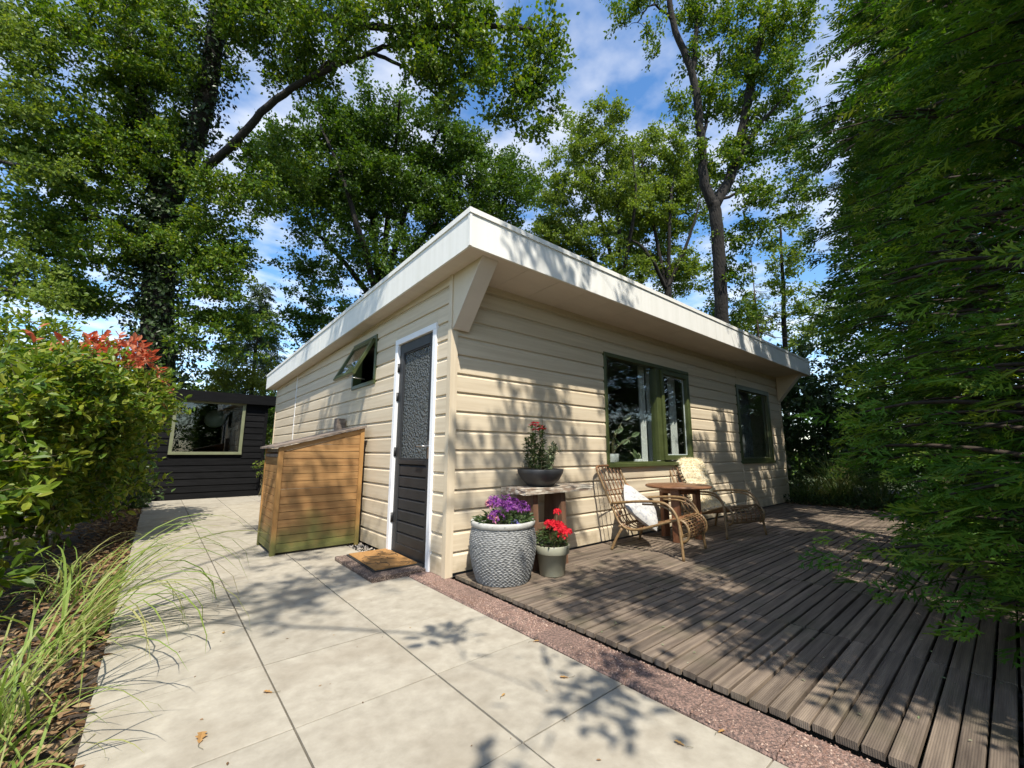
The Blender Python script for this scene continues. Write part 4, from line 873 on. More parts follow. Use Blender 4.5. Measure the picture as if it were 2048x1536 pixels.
leaves(m, A[a_, side]-outn[a_, side]*0.012, np.stack([np.where(side == 0, -1, 1), 0*side, -0.3+0*side], -1)+rvec(1500)*0.7, rvec(1500), rng.uniform(0.02, 0.038, 1500), (np.array([(0, -0.12, 0), (0, 0.12, 0), (1, 0, 0)]), np.array([(0, 1, 2)])))
o = m.build('fleece', 'fleece', sk); o['kind'] = 'stuff'

# ================================================================== VEGETATION
def inframe(P, lim=1.04):
    d = np.atleast_2d(P)-CAM; z = d@fw
    return (z > 0.2) & (np.abs(d@rt)/np.maximum(z, 1e-3) < 1.23*lim) & (np.abs(d@up)/np.maximum(z, 1e-3) < 0.923*lim)
def blob_points(b, cr, dens):
    """b: ('p', u, v, depth, ru, rv, rd) in picture units at a depth, or ('w', centre, radii, n)"""
    if b[0] == 'p':
        _, u, v, d, ru, rv, rd = b[:7]
        k = d/FPX; n = max(2, int(dens*ru*rv*k*k/(cr*cr)))
        q = rvec(n)*(rng.random((n, 1))**0.45)
        return at(u, v, d)+rt*q[:, :1]*ru*k+up*q[:, 1:2]*rv*k+fw*q[:, 2:3]*rd
    _, c, rad, n = b
    q = rvec(n)*(rng.random((n, 1))**0.45)
    return np.asarray(c, float)+q*np.asarray(rad, float)
def grow(wood, lf, nodes, nrad, C, cr, nleaf, lsize, shape=KITE, sag=0.1, up_bias=0.55, flat=0.65, twig_r=0.005, skip=None, droop=0.0, rfun=None):
    """connect every clump centre to the nearest limb by a bent branch, then hang twigs and leaves on it"""
    nodes = list(nodes); nrad = list(nrad)
    NA = np.array(nodes); RA = np.array(nrad)
    d0_ = np.array([np.min(np.linalg.norm(NA-c, axis=1)) for c in C]); C = C[np.argsort(d0_)]
    ctr = NA.mean(0)
    for c in C:
        if skip is not None and skip(c): continue
        dist = np.linalg.norm(NA-c, axis=1)+np.clip(NA[:, 2]-c[2], 0, 9)*0.6
        k = int(np.argmin(dist)); a = NA[k]; L = np.linalg.norm(c-a)
        if L > 0.12:
            mid1 = a+(c-a)*0.35+rng.normal(0, 0.09, 3)*L+[0, 0, sag*L]; mid2 = a+(c-a)*0.72+rng.normal(0, 0.07, 3)*L+[0, 0, sag*0.8*L]
            pts = spline([a, mid1, mid2, c], 7); rb = min(RA[k]*0.6, 0.008+0.012*L)
            rr = np.linspace(rb, max(0.004, rb*0.3), 7); wood.tube(pts, rr, 5, False)
            NA = np.vstack([NA, pts[2:]]); RA = np.concatenate([RA, rr[2:]])
        cq = cr*rng.uniform(0.5, 1.55)
        nt_ = 6; out_ = unit((c-ctr)*[1, 1, 0.3]+1e-6)
        td = unit(rvec(nt_)*[1, 1, 0.7]+out_*0.5+[0, 0, 0.15-droop]); tl = cq*rng.uniform(0.5, 1.35, nt_)
        for i in range(4): wood.tube([c, c+td[i]*tl[i]*0.6+[0, 0, 0.02], c+td[i]*tl[i]], [twig_r, twig_r*0.7, twig_r*0.35], 3, False)
        n = int(nleaf*(cq/cr)**1.5*rng.uniform(0.7, 1.1)); ti = rng.integers(0, nt_, n); f = rng.random(n)**0.7
        P = c+td[ti]*(tl[ti]*f)[:, None]+rng.normal(0, 1, (n, 3))*cq*0.18*[1, 1, flat]
        D = td[ti]*0.7+rvec(n)+[0, 0, -droop]; N = rvec(n)*0.75+[0, 0, up_bias]+out_*0.25
        leaves(lf, P, D, N, lsize*rng.uniform(0.5, 1.25, n), shape, None if rfun is None else rfun(P))
def limb_nodes(limbs, wood, sides=10):
    nd = []; rd = []
    for pts, ra, rb in limbs:
        n = max(8, int(len(pts)*5)); P = spline(pts, n); P[1:-1] += rng.normal(0, 0.012, (n-2, 3))
        r = np.linspace(ra, rb, n); wood.tube(P, r, sides, True); nd += list(P); rd += list(r)
    return nd, rd
def tree(name, label, cat, base, limbs, blobs, mat, cr=0.45, dens=2.4, nleaf=150, lsize=0.12, shape=KITE, group=None, trunk_mat='bark', skip=None, droop=0.0, flat=0.65, crown='crown', up_bias=0.55, extra=None):
    base = np.asarray(base, float); e = empty(name, base); tag(e, label, cat, group)
    wood = MB(); lf = MB()
    nd, rd = limb_nodes(limbs, wood)
    C = np.vstack([blob_points(b, cr, dens) for b in blobs])
    grow(wood, lf, nd, rd, C, cr, nleaf, lsize, shape, skip=skip, droop=droop, flat=flat, up_bias=up_bias)
    wood.build('trunk', trunk_mat, e, -base); lf.build(crown, mat, e, -base)
    return e
def A(u, v, d): return at(u, v, d)
def foot(u, d):
    p = at(u, 890, d); return np.array([p[0], p[1], -0.1])

# ---- ivy clad oak behind the shed
d = 12.0; b0 = foot(318, d)
limbs = [([b0, A(315, 760, d), A(318, 560, d), A(330, 420, d)], 0.46, 0.34),
         ([A(330, 430, d), A(300, 300, d), A(268, 140, d), A(245, 0, d), A(235, -90, d)], 0.26, 0.14),
         ([A(330, 430, d), A(385, 300, d), A(418, 160, d-0.3), A(440, 20, d-0.5), A(470, -90, d-0.7)], 0.30, 0.17),
         ([A(400, 345, d), A(470, 285, d-0.6), A(545, 205, d-1.0), A(640, 145, d-1.4), A(740, 105, d-1.7), A(790, 88, d-1.9)], 0.115, 0.045),
         ([A(430, 60, d-0.4), A(500, 15, d-0.8), A(590, 12, d-1.2), A(680, 42, d-1.7), A(800, 58, d-2.2), A(930, 52, d-2.7), A(1060, 60, d-3.2)], 0.13, 0.045),
         ([A(640, 145, d-1.4), A(700, 70, d-1.7), A(760, 15, d-2.0)], 0.07, 0.03),
         ([A(745, 105, d-1.8), A(830, 150, d-2.0), A(900, 220, d-2.2)], 0.05, 0.02),
         ([A(300, 340, d), A(200, 280, d-0.4), A(90, 240, d-0.9)], 0.12, 0.04),
         ([A(315, 480, d), A(220, 440, d-0.7), A(120, 440, d-1.2)], 0.09, 0.03)]
blobs = [('p', 430, 520, 12.2, 70, 80, 0.8), ('p', 560, 330, 12.5, 60, 70, 0.8), ('p', 300, 250, 12, 120, 120, 1.0), ('p', 130, 560, 12, 80, 60, 1.0), ('p', 470, 660, 12, 60, 60, 0.8), ('p', 150, 110, 11, 150, 110, 1.6), ('p', 330, 90, 11.6, 140, 120, 1.5), ('p', 520, 70, 11, 120, 90, 1.2), ('p', 700, 55, 10, 160, 60, 1.0), ('p', 880, 70, 9.4, 130, 90, 0.9),
         ('p', 1030, 90, 9, 80, 90, 0.8), ('p', 1070, 200, 9, 40, 80, 0.5), ('p', 1010, 200, 9.2, 50, 70, 0.6), ('p', 880, 170, 9.8, 80, 60, 0.6), ('p', 210, 330, 11.4, 160, 120, 1.5), ('p', 90, 300, 11, 100, 90, 1.2),
         ('p', 420, 440, 11.6, 80, 110, 0.9), ('p', 180, 470, 11, 140, 70, 1.3), ('p', 440, 560, 11.5, 60, 60, 0.7), ('p', 150, 600, 11, 110, 50, 1.2), ('p', 490, 360, 11.6, 70, 80, 0.8),
         ('p', 600, 140, 11, 80, 60, 0.8), ('p', 560, -30, 10.5, 200, 50, 1.2), ('p', 860, -20, 9.5, 160, 40, 1.0), ('p', 400, 650, 11.5, 60, 40, 0.7), ('p', 60, 470, 11, 90, 90, 1.0)]
ivy_oak = tree('oak_tree', 'huge ivy clad oak with forked stems rising behind the black shed', 'tree', b0, limbs, blobs, 'oak_leaf', cr=0.40, dens=4.0, nleaf=175, lsize=0.105)
iv = MB()
for pts, ra, rb in limbs[:3]:
    P = spline(pts, 40); n = 9000 if ra > 0.4 else 3200
    f = rng.random(n)*39; i0 = f.astype(int); i1 = np.minimum(i0+1, 39); q = P[i0]+(P[i1]-P[i0])*(f-i0)[:, None]
    a = rng.uniform(0, 2*math.pi, n); rad_ = np.interp(f, [0, 39], [ra, rb])*1.0+np.abs(rng.normal(0.22, 0.16, n))*((2.2-f*0.025) if ra > 0.4 else 1.0)*(0.7+0.5*np.sin(f*1.3+a*2))
    o_ = np.stack([np.cos(a), np.sin(a), 0*a], -1)
    leaves(iv, q+o_*rad_[:, None], rvec(n)+[0, 0, -0.6]+o_*0.4, o_+rvec(n)*0.6+[0, 0, 0.4], rng.uniform(0.09, 0.16, n), KITE)
iv.build('ivy', 'ivy_leaf', ivy_oak, -b0)

# ---- light tree at the far left edge
d = 9.0; b0 = foot(-330, d)
limbs = [([b0, A(-320, 500, d), A(-290, 200, d), A(-260, -50, d)], 0.20, 0.10), ([A(-310, 430, d), A(-180, 330, d), A(-60, 320, d), A(40, 330, d)], 0.09, 0.03), ([A(-315, 600, d), A(-180, 560, d), A(-60, 560, d), A(60, 590, d)], 0.07, 0.02), ([A(-290, 200, d), A(-150, 60, d), A(-20, 40, d)], 0.08, 0.03)]
blobs = [('p', -30, 60, 9, 110, 80, 1), ('p', -20, 200, 9, 80, 60, 0.8), ('p', 10, 330, 9, 100, 40, 0.8), ('p', 40, 590, 8.6, 110, 32, 0.8), ('p', -100, 450, 9, 120, 80, 1), ('p', 60, 520, 8.8, 70, 25, 0.5), ('p', -200, 150, 9, 150, 150, 1.2)]
tree('hornbeam_tree', 'bright green layered tree at the path edge beyond the red-tipped shrub', 'tree', b0, limbs, blobs, 'oak_leaf_pale', cr=0.34, dens=2.6, nleaf=130, lsize=0.09, flat=0.35)

# ---- multi-stemmed oak behind the roof
d = 15.0; b0 = foot(760, d)
limbs = [([b0, A(765, 720, d), A(765, 600, d)], 0.30, 0.24)]
for (u1, v1, u2, v2, u3, v3) in ((720, 470, 680, 340, 640, 250), (745, 440, 730, 300, 700, 210), (775, 430, 790, 300, 800, 200), (800, 460, 850, 330, 890, 230), (830, 500, 910, 400, 980, 330), (700, 540, 640, 470, 590, 420), (850, 560, 930, 500, 1010, 450)):
    limbs.append(([A(762, 620, d), A(u1, v1, d+rng.normal(0, 0.4)), A(u2, v2, d+rng.normal(0, 0.8)), A(u3, v3, d+rng.normal(0, 0.9))], 0.12, 0.03))
blobs = [('p', 720, 340, 15.5, 150, 120, 1.5), ('p', 900, 380, 15.5, 130, 110, 1.5), ('p', 800, 620, 15, 120, 60, 1.0), ('p', 570, 330, 15.5, 60, 100, 1.2), ('p', 1030, 380, 15.5, 50, 80, 1.0), ('p', 650, 300, 15, 90, 90, 1.4), ('p', 770, 250, 15, 100, 80, 1.5), ('p', 890, 290, 15, 90, 80, 1.4), ('p', 970, 390, 15, 80, 90, 1.3), ('p', 850, 420, 14.6, 90, 80, 1.2), ('p', 690, 430, 14.6, 100, 80, 1.2),
         ('p', 600, 400, 15, 60, 90, 1.2), ('p', 620, 560, 15, 60, 60, 1.2), ('p', 610, 660, 15, 50, 50, 1.0), ('p', 760, 520, 14.6, 110, 60, 1.0), ('p', 900, 500, 15, 90, 50, 1.2), ('p', 1010, 480, 15, 50, 60, 1.0), ('p', 700, 640, 15, 80, 50, 1.0), ('p', 760, 370, 15, 70, 60, 1.5)]
tree('oak_tree', 'dense fan-shaped oak with many slender stems straight behind the white roof corner', 'tree', b0, limbs, blobs, 'oak_leaf_deep', cr=0.46, dens=3.5, nleaf=185, lsize=0.12)

# ---- two pale oaks further back
d = 19.0
for (ub, fan, bl, lab) in ((1240, ((1190, 400, 1150, 300), (1235, 400, 1215, 270), (1270, 410, 1265, 300), (1150, 480, 1100, 420)),
            (('p', 1190, 290, 19, 80, 60, 1.5), ('p', 1130, 390, 19, 70, 70, 1.5), ('p', 1250, 400, 19, 70, 70, 1.4), ('p', 1170, 490, 19, 80, 50, 1.4), ('p', 1100, 480, 19, 50, 50, 1.0), ('p', 1240, 550, 19, 70, 40, 1.2)), 'airy pale oak beyond the roof beside the fan-shaped oak'),
        (1335, ((1300, 420, 1280, 310), (1340, 430, 1350, 320), (1380, 470, 1400, 400), (1290, 500, 1240, 470)),
            (('p', 1310, 320, 20, 80, 60, 1.5), ('p', 1375, 390, 20, 60, 70, 1.4), ('p', 1310, 440, 20, 70, 60, 1.4), ('p', 1350, 540, 20, 70, 50, 1.3), ('p', 1270, 500, 20, 50, 40, 1.2)), 'airy pale oak beyond the roof beside the tall forked oak')):
    b0 = foot(ub, d); limbs = [([b0, A(ub+5, 700, d), A(ub, 560, d)], 0.22, 0.15)]
    for (u2, v2, u3, v3) in fan: limbs.append(([A(ub, 580, d), A(u2, v2, d+rng.normal(0, 0.6)), A(u3, v3, d+rng.normal(0, 0.9))], 0.10, 0.025))
    tree('oak_tree', lab, 'tree', b0, limbs, bl, 'oak_leaf_pale', cr=0.46, dens=5.0, nleaf=160, lsize=0.135)

# ---- tall forked oak on the right
d = 13.0; b0 = foot(1450, d)
limbs = [([b0, A(1446, 700, d), A(1440, 560, d), A(1432, 440, d), A(1428, 405, d)], 0.215, 0.175),
         ([A(1428, 415, d), A(1408, 360, d), A(1403, 280, d), A(1385, 150, d), A(1345, 40, d), A(1335, -70, d)], 0.16, 0.07),
         ([A(1385, 150, d), A(1392, 60, d), A(1385, -60, d)], 0.09, 0.05),
         ([A(1430, 410, d), A(1462, 350, d+0.2), A(1490, 230, d+0.3), A(1512, 110, d+0.3), A(1545, -20, d+0.3), A(1570, -90, d+0.3)], 0.17, 0.09),
         ([A(1470, 330, d), A(1520, 250, d-0.3), A(1580, 180, d-0.6)], 0.07, 0.03),
         ([A(1404, 290, d), A(1420, 200, d+0.5), A(1440, 100, d+0.7)], 0.06, 0.03),
         ([A(1440, 400, d), A(1500, 380, d-0.2), A(1560, 390, d-0.4)], 0.05, 0.02),
         ([A(1345, 40, d), A(1305, 10, d-0.4), A(1275, 45, d-0.7)], 0.04, 0.015)]
blobs = [('p', 1450, 330, 13.4, 60, 60, 0.8), ('p', 1590, 350, 13.4, 30, 60, 0.6), ('p', 1400, 120, 13.2, 30, 60, 0.5), ('p', 1450, 640, 14, 60, 50, 0.8), ('p', 1400, 20, 13, 60, 50, 0.8), ('p', 1480, 60, 13.2, 60, 70, 1), ('p', 1560, 60, 13, 70, 70, 1.2), ('p', 1430, 190, 13, 40, 50, 0.6), ('p', 1550, 190, 12.8, 60, 60, 1.0), ('p', 1500, 290, 13, 50, 50, 0.8),
         ('p', 1570, 290, 12.8, 40, 50, 0.7), ('p', 1520, 390, 12.8, 50, 40, 0.7), ('p', 1575, 420, 12.8, 30, 45, 0.6), ('p', 1360, 230, 13, 25, 45, 0.5), ('p', 1270, 20, 12.4, 40, 28, 0.5), ('p', 1300, 90, 12.4, 18, 30, 0.3), ('p', 1330, -20, 12.8, 60, 25, 0.6), ('p', 1500, 470, 13, 60, 40, 0.8), ('p', 1460, 560, 13.2, 25, 60, 0.5), ('p', 1400, 300, 13, 20, 40, 0.4), ('p', 1480, 180, 13.4, 50, 60, 0.8)]
tree('oak_tree', 'tall oak with a forked dark trunk behind the front eave', 'tree', b0, limbs, blobs, 'oak_leaf', cr=0.36, dens=3.5, nleaf=140, lsize=0.105)
# lighter tree filling in behind it
d = 17.0; b0 = foot(1570, d)
tree('birch_tree', 'light leafy tree rising over the far end of the eave', 'tree', b0, [([b0, A(1570, 700, d), A(1565, 560, d), A(1560, 450, d)], 0.13, 0.04)],
     [('p', 1560, 520, 17, 50, 60, 1.0), ('p', 1590, 620, 17, 45, 50, 1.0), ('p', 1530, 620, 17, 50, 50, 1.0), ('p', 1610, 690, 16.5, 50, 35, 1.0), ('p', 1490, 660, 17, 50, 40, 0.8), ('p', 1650, 640, 18, 40, 60, 1)], 'oak_leaf_pale', cr=0.42, dens=3.0, nleaf=120, lsize=0.12)

# ---- conifers
# sun gaps cut into the conifers: sprays dropped along rays to chosen lit spots
SD = -np.array(SUN_D); GAPT = []
for q_ in ((6.3, -1.4, 0, .30), (5.5, -1.75, 0, .26), (6.9, -0.8, 0, .30), (4.7, -2.05, 0, .22), (7.2, -1.7, 0, .3), (3.75, -0.2, 0.62, .24), (8.45, -0.8, 0.7, .32), (6.1, -2.1, 0, .25), (5.0, -0.9, 0, .16), (2.3, -2.75, 0.8, .25), (2.9, -2.6, 1.4, .25)): GAPT.append(q_)
for (u_, v_, d_, r_) in ((1985, 690, 3.3, .22), (1960, 980, 3.0, .22), (1890, 1060, 3.3, .22), (1990, 1180, 2.7, .22), (1800, 850, 4.8, .22)): GAPT.append(tuple(at(u_, v_, d_))+(r_,))
for k in range(27): GAPT.append((rng.uniform(4.6, 7.7), rng.uniform(-2.1, -0.6), 0.0, rng.uniform(0.12, 0.26)))
for k in range(46): GAPT.append((rng.uniform(1.9, 8.1), 0.0, rng.uniform(0.05, 1.75), rng.uniform(0.06, 0.17)))
for k in range(16): GAPT.append((rng.uniform(1.0, 8.3), -0.53, rng.uniform(2.6, 2.88), rng.uniform(0.06, 0.16)))
for k in range(24): GAPT.append((rng.uniform(0.3, 7.6), rng.uniform(-3.0, -0.2), 0.0, rng.uniform(0.04, 0.11)))
GAPT = np.array(GAPT)
def ingap(P, pad=0.0):
    m = np.zeros(len(P), bool)
    for q_ in GAPT:
        w_ = P-q_[:3]; s_ = w_@SD; m |= (np.linalg.norm(w_-s_[:, None]*SD, axis=1) < q_[3]+(pad if q_[3] > 0.19 else pad*0.4)) & (s_ > 0.35)
    return m
def spray(n, second):
    """flat scale-leaf frond: axis with paired branchlets"""
    V = []; F = []
    def kite(o, dr, L, wd):
        k = len(V); s_ = np.array([-dr[1], dr[0]])
        for q, zz_ in ((o, 0), (o+dr*L*0.45-s_*wd, 0.015*L), (o+dr*L, -0.05*L), (o+dr*L*0.45+s_*wd, 0.015*L)): V.append((q[0], q[1], zz_-0.16*q[0]**2))
        F.append((k, k+1, k+2)); F.append((k, k+2, k+3))
    kite(np.array([0.0, 0]), np.array([1.0, 0]), 1.0, 0.016)
    for i in range(n):
        x = 0.10+0.84*i/n; s = 1 if i % 2 else -1; L = 0.50*(1-x)**0.8+0.10; a = s*R_(44+8*math.sin(i*3.1)); dr = np.array([math.cos(a), math.sin(a)])
        kite(np.array([x, 0]), dr, L, 0.042 if second else 0.078)
        if second:
            for j in ((0.3, 0.55, 0.8) if second == 2 else (0.5,)):
                for s2 in (-1, 1):
                    a2 = a+s2*R_(40); kite(np.array([x, 0])+dr*L*j, np.array([math.cos(a2), math.sin(a2)]), L*0.40*(1.15-j)+0.07, 0.030)
    return np.array(V), np.array(F)
SP_HI = spray(6, 1); SP_LO = spray(6, 0); SP_XLO = spray(7, 0); SP_FAR = spray(5, 0)
def conifer(name, label, base, height, prof, nbr, nsp, size, shp, mat, group=None, lean=0.0, cones=0, tip_up=0.20, droop=0.06, trunk_r=0.12, tmat='bark_thuja', skip=None, az=None, zmin=0.06, zpow=1.05):
    base = np.asarray(base, float); e = empty(name, base); tag(e, label, 'conifer', group)
    wood = MB(); lf = MB(); cn = MB()
    wood.tube([base, base+[0, 0, height*0.5], base+[0, 0, height*0.97]], [trunk_r, trunk_r*0.6, 0.012], 9)
    zz_ = zmin+(height-zmin)*np.sort(rng.random(nbr)**zpow)
    for z in zz_:
        a = rng.uniform(0, 2*math.pi) if az is None else rng.uniform(*az); r = float(np.interp(z, *zip(*prof)))*rng.uniform(0.58, 1.22)
        o_ = np.array([math.cos(a), math.sin(a), 0]); p0 = base+[0, 0, z]
        tip = p0+o_*r+[0, 0, tip_up*r]
        if skip is not None and skip(tip): continue
        pts = spline([p0, p0+o_*r*0.4+[0, 0, tip_up*r*0.9], p0+o_*r*0.75+[0, 0, tip_up*r*1.2], tip], 9)
        n = int(nsp*rng.uniform(0.7, 1.2)*(0.35+0.65*min(1, r))); f = 1-0.75*rng.random(n)**1.4
        fi = f*8; i0 = np.minimum(fi.astype(int), 7); q = pts[i0]+(pts[i0+1]-pts[i0])*(fi-i0)[:, None]
        sgn = np.where(rng.random(n) < 0.5, -1, 1)*rng.uniform(0.1, 1.6, n)*(1.3-f*0.6)
        side_ = np.array([-o_[1], o_[0], 0]); D = o_[None]+side_[None]*sgn[:, None]+np.stack([0*f, 0*f, -droop+rng.normal(0, 0.22, n)], -1)
        N = np.array([0, 0, 1.0])+rng.normal(0, 0.55, (n, 3))-o_*0.25
        q = q+rng.normal(0, 0.07, (n, 3))*[1, 1, 1.3]
        ok = ~ingap(q+unit(D)*size*0.45, size*0.40)
        if ok.mean() < 0.45: continue
        wood.tube(pts, np.linspace(min(0.028, 0.006+0.012*r), 0.004, 9), 4, False)
        q, D, N = q[ok], D[ok], N[ok]; n = len(q)
        leaves(lf, q, D, N, size*rng.uniform(0.6, 1.25, n), shp)
        if cones and rng.random() < cones:
            m_ = 22; qq = q[rng.integers(0, n, m_)]+o_*size*0.6+rng.normal(0, size*0.35, (m_, 3)); leaves(cn, qq, rvec(m_)+[0, 0, -0.3], rvec(m_), rng.uniform(0.012, 0.02, m_)*1.2, KITE)
    wood.build('trunk', tmat, e, -base); lf.build('foliage', mat, e, -base)
    if cones: o = cn.build('cones', 'thuja_cone', e, -base); o['kind'] = 'stuff'
    return e
grp = 'tall conifers along the deck'
NOTR = lambda p: bool(np.linalg.norm(p-CAM) < 1.6)
conifer('thuja_tree', 'bushy conifer with light green sprays coloured as if sunlit, hanging over the ridged deck boards', (2.1, -3.95, -0.08), 6.5, [(0, 1.45), (0.5, 1.55), (1.2, 1.40), (2.2, 1.20), (3.5, 1.1), (5, 0.7), (6.5, 0.1)], 450, 36, 0.165, SP_HI, 'thuja_leaf_sunlit', grp, cones=0.25, skip=NOTR, zpow=1.5)
conifer('thuja_tree', 'full green conifer between the light green bushy one and the tall dark one', (3.9, -3.85, -0.08), 7.5, [(0, 1.1), (0.8, 1.5), (2.0, 1.65), (3.5, 1.75), (5, 1.8), (6.2, 1.1), (7.5, 0.15)], 410, 40, 0.17, SP_LO, 'thuja_leaf', grp, cones=0.3, zpow=1.25)
conifer('thuja_tree', 'tall dark conifer with branches reaching over the deck', (5.9, -3.75, -0.08), 9.0, [(0, 1.0), (1.0, 1.6), (2.5, 1.85), (4, 2.1), (5.5, 2.4), (7, 1.9), (9.0, 0.2)], 520, 48, 0.20, SP_LO, 'thuja_leaf', grp, cones=0.5)
conifer('thuja_tree', 'tall spreading conifer at the far corner of the deck', (8.6, -3.05, -0.05), 10.0, [(0, 0.8), (1.5, 1.2), (3, 1.6), (4.5, 1.8), (6.5, 1.7), (8.5, 0.9), (10, 0.1)], 460, 36, 0.24, SP_FAR, 'thuja_leaf', grp, cones=0.5)
conifer('thuja_tree', 'unseen conifer added at the kerb end of the row to shade the near deck corner', (0.55, -5.3, -0.08), 6.6, [(0, 1.0), (1.5, 1.3), (3.5, 1.35), (5, 1.0), (6.6, 0.1)], 500, 22, 0.28, SP_FAR, 'thuja_leaf', grp, skip=lambda p: bool(inframe(p, 1.1)[0]) or NOTR(p))  # out of view; added so that its shade falls on the near deck
conifer('thuja_tree', 'conifer standing behind the corner conifer beyond the deck', (11.6, -1.9, -0.05), 9.5, [(0, 1.3), (2, 1.7), (4, 1.7), (6, 1.4), (9.5, 0.2)], 300, 22, 0.38, SP_FAR, 'thuja_leaf', grp, cones=0.3)
b0 = foot(492, 15.5)
conifer('spruce_tree', 'narrow grey green spruce rising behind the black shed', b0, at(492, 545, 15.5)[2]+0.1, [(0, 1.5), (2, 1.5), (4, 1.15), (6, 0.6), (7.6, 0.08)], 300, 12, 0.34, SP_XLO, 'spruce_leaf', tip_up=-0.12, droop=0.4)
b0 = foot(1538, 15.0)
conifer('larch_tree', 'thin sparse larch with drooping bare twigs over the eave end', b0, at(1532, 470, 15)[2]+0.1, [(0, 1.3), (4, 1.3), (5.5, 1.1), (7.5, 0.4), (8.6, 0.05)], 70, 7, 0.20, SP_XLO, 'larch_leaf', tip_up=-0.22, droop=0.7, trunk_r=0.07)

# ---- shrubs
def shrub(name, label, base, stems, blobs, mat, **kw):
    return tree(name, label, 'shrub', base, stems, blobs, mat, **kw)
b0 = np.array([-2.75, 3.9, -0.06])
stems = [([b0+[rng.normal(0, 0.15), rng.normal(0, 0.3), 0], b0+[a*0.3, c*0.3, 0.9], b0+[a, c, z]], 0.025, 0.008) for a, c, z in ((0.5, 0.3, 1.9), (-0.3, 0.8, 2.1), (0.2, -0.7, 1.8), (-0.6, -0.4, 2.0), (0.6, 1.0, 1.7), (0, 0, 2.2), (-0.2, -1.3, 1.8), (0.5, 1.5, 1.8))]
ph = shrub('photinia_shrub', 'large leafy shrub with bright red young leaves at its top beside the path', b0, stems,
      [('w', (-2.55, 4.1, 1.55), (0.62, 1.35, 0.62), 105), ('w', (-2.85, 3.3, 1.50), (0.6, 1.1, 0.34), 60), ('w', (-2.55, 4.0, 0.75), (0.55, 1.4, 0.55), 80), ('w', (-2.35, 5.1, 1.5), (0.42, 0.6, 0.55), 34), ('w', (-3.0, 2.3, 1.25), (0.35, 0.5, 0.35), 20), ('w', (-3.3, 5.2, 2.2), (0.8, 1.0, 0.5), 40)],
      'shrub_leaf', cr=0.24, nleaf=92, lsize=0.088, shape=OVAL, trunk_mat='stem', up_bias=0.8)
rl = MB()
for c in np.vstack([blob_points(('w', (-2.40, 4.7, 2.28), (0.42, 0.9, 0.20), 70), 0.2, 1), blob_points(('w', (-1.95, 5.0, 1.85), (0.20, 0.7, 0.40), 30), 0.2, 1), blob_points(('w', (-2.7, 3.4, 2.05), (0.4, 0.8, 0.12), 12), 0.2, 1)]):
    n = int(rng.integers(4, 9)); a = rng.uniform(0, 6.28, n); leaves(rl, np.tile(c, (n, 1))+np.stack([0*a, 0*a, rng.uniform(-0.10, 0.05, n)], -1), np.stack([np.cos(a), np.sin(a), rng.uniform(0.3, 1.4, n)], -1)+[0.3, -0.1, 0], rvec(n)*0.6+[0, 0, 1], rng.uniform(0.08, 0.13, n), OVAL)
o = rl.build('red_new_leaves', 'red_leaf', ph, -b0)
b0 = np.array([-3.2, 1.6, -0.06])
shrub('laurel_hedge', 'dark glossy hedge bush behind the arching ornamental grass', b0, [([b0+[0, dy_, 0], b0+[0.1, dy_*1.1, 0.6], b0+[0.2, dy_*1.3, 1.2]], 0.025, 0.008) for dy_ in (-0.8, -0.3, 0.2, 0.7)],
      [('w', (-3.05, 1.7, 0.72), (0.42, 1.3, 0.65), 95), ('w', (-3.15, 2.9, 0.7), (0.55, 0.7, 0.6), 50), ('w', (-2.95, 0.9, 0.35), (0.35, 0.7, 0.35), 34)], 'shrub_leaf', cr=0.22, nleaf=62, lsize=0.10, shape=OVAL, trunk_mat='stem', up_bias=0.8)
b0 = np.array([-2.9, 6.6, -0.06])
shrub('laurel_hedge', 'dark bush between the red-tipped shrub and the black shed', b0, [([b0+[0, dy_, 0], b0+[0.1, dy_*1.1, 0.6], b0+[0.2, dy_*1.3, 1.3]], 0.025, 0.008) for dy_ in (-0.6, 0, 0.6)],
      [('w', (-2.85, 6.4, 0.85), (0.6, 1.1, 0.8), 60), ('w', (-2.3, 7.3, 0.3), (0.35, 0.6, 0.3), 16)], 'hedge_leaf', cr=0.26, nleaf=60, lsize=0.10, shape=KITE, trunk_mat='stem')
b0 = foot(470, 14.0)
shrub('garden_shrub', 'yellow green bush showing above the shed roof', b0, [([b0, b0+[0.1, 0, 1.4], b0+[0, 0.1, 2.8]], 0.05, 0.015), ([b0, b0+[0.5, 0.2, 1.3], b0+[0.9, 0.2, 2.5]], 0.04, 0.015)],
      [('p', 480, 745, 14, 75, 40, 0.9), ('p', 430, 770, 14, 60, 40, 0.9), ('p', 540, 800, 14, 50, 60, 0.9), ('p', 500, 860, 14, 100, 60, 0.8)], 'yellow_leaf', cr=0.34, dens=2.6, nleaf=100, lsize=0.10, trunk_mat='stem')
b0 = foot(640, 13.2)
shrub('garden_shrub', 'dark green bush between the house gable and the shed', b0, [([b0, b0+[0, 0, 1.2], b0+[-0.2, 0.1, 2.4]], 0.05, 0.015)],
      [('p', 545, 840, 12.6, 40, 60, 0.8), ('p', 560, 930, 12.6, 45, 50, 0.8), ('p', 620, 800, 13, 60, 60, 0.8)], 'oak_leaf_deep', cr=0.34, dens=2.6, nleaf=90, lsize=0.10, trunk_mat='stem')
# sapling beside the shed corner
b0 = np.array([0.0, 8.05, GZ])
tree('young_sapling', 'small young sapling at the corner of the black shed', 'plant', b0, [([b0, b0+[0.02, 0, 0.3], b0+[0.0, 0, 0.62]], 0.008, 0.004), ([b0+[0.04, 0, 0], b0+[0.05, 0, 0.3], b0+[0.08, 0, 0.55]], 0.007, 0.003)],
     [('w', (0.02, 8.03, 0.55), (0.22, 0.14, 0.16), 9)], 'shrub_leaf', cr=0.1, nleaf=16, lsize=0.06, shape=OVAL, trunk_mat='stem')
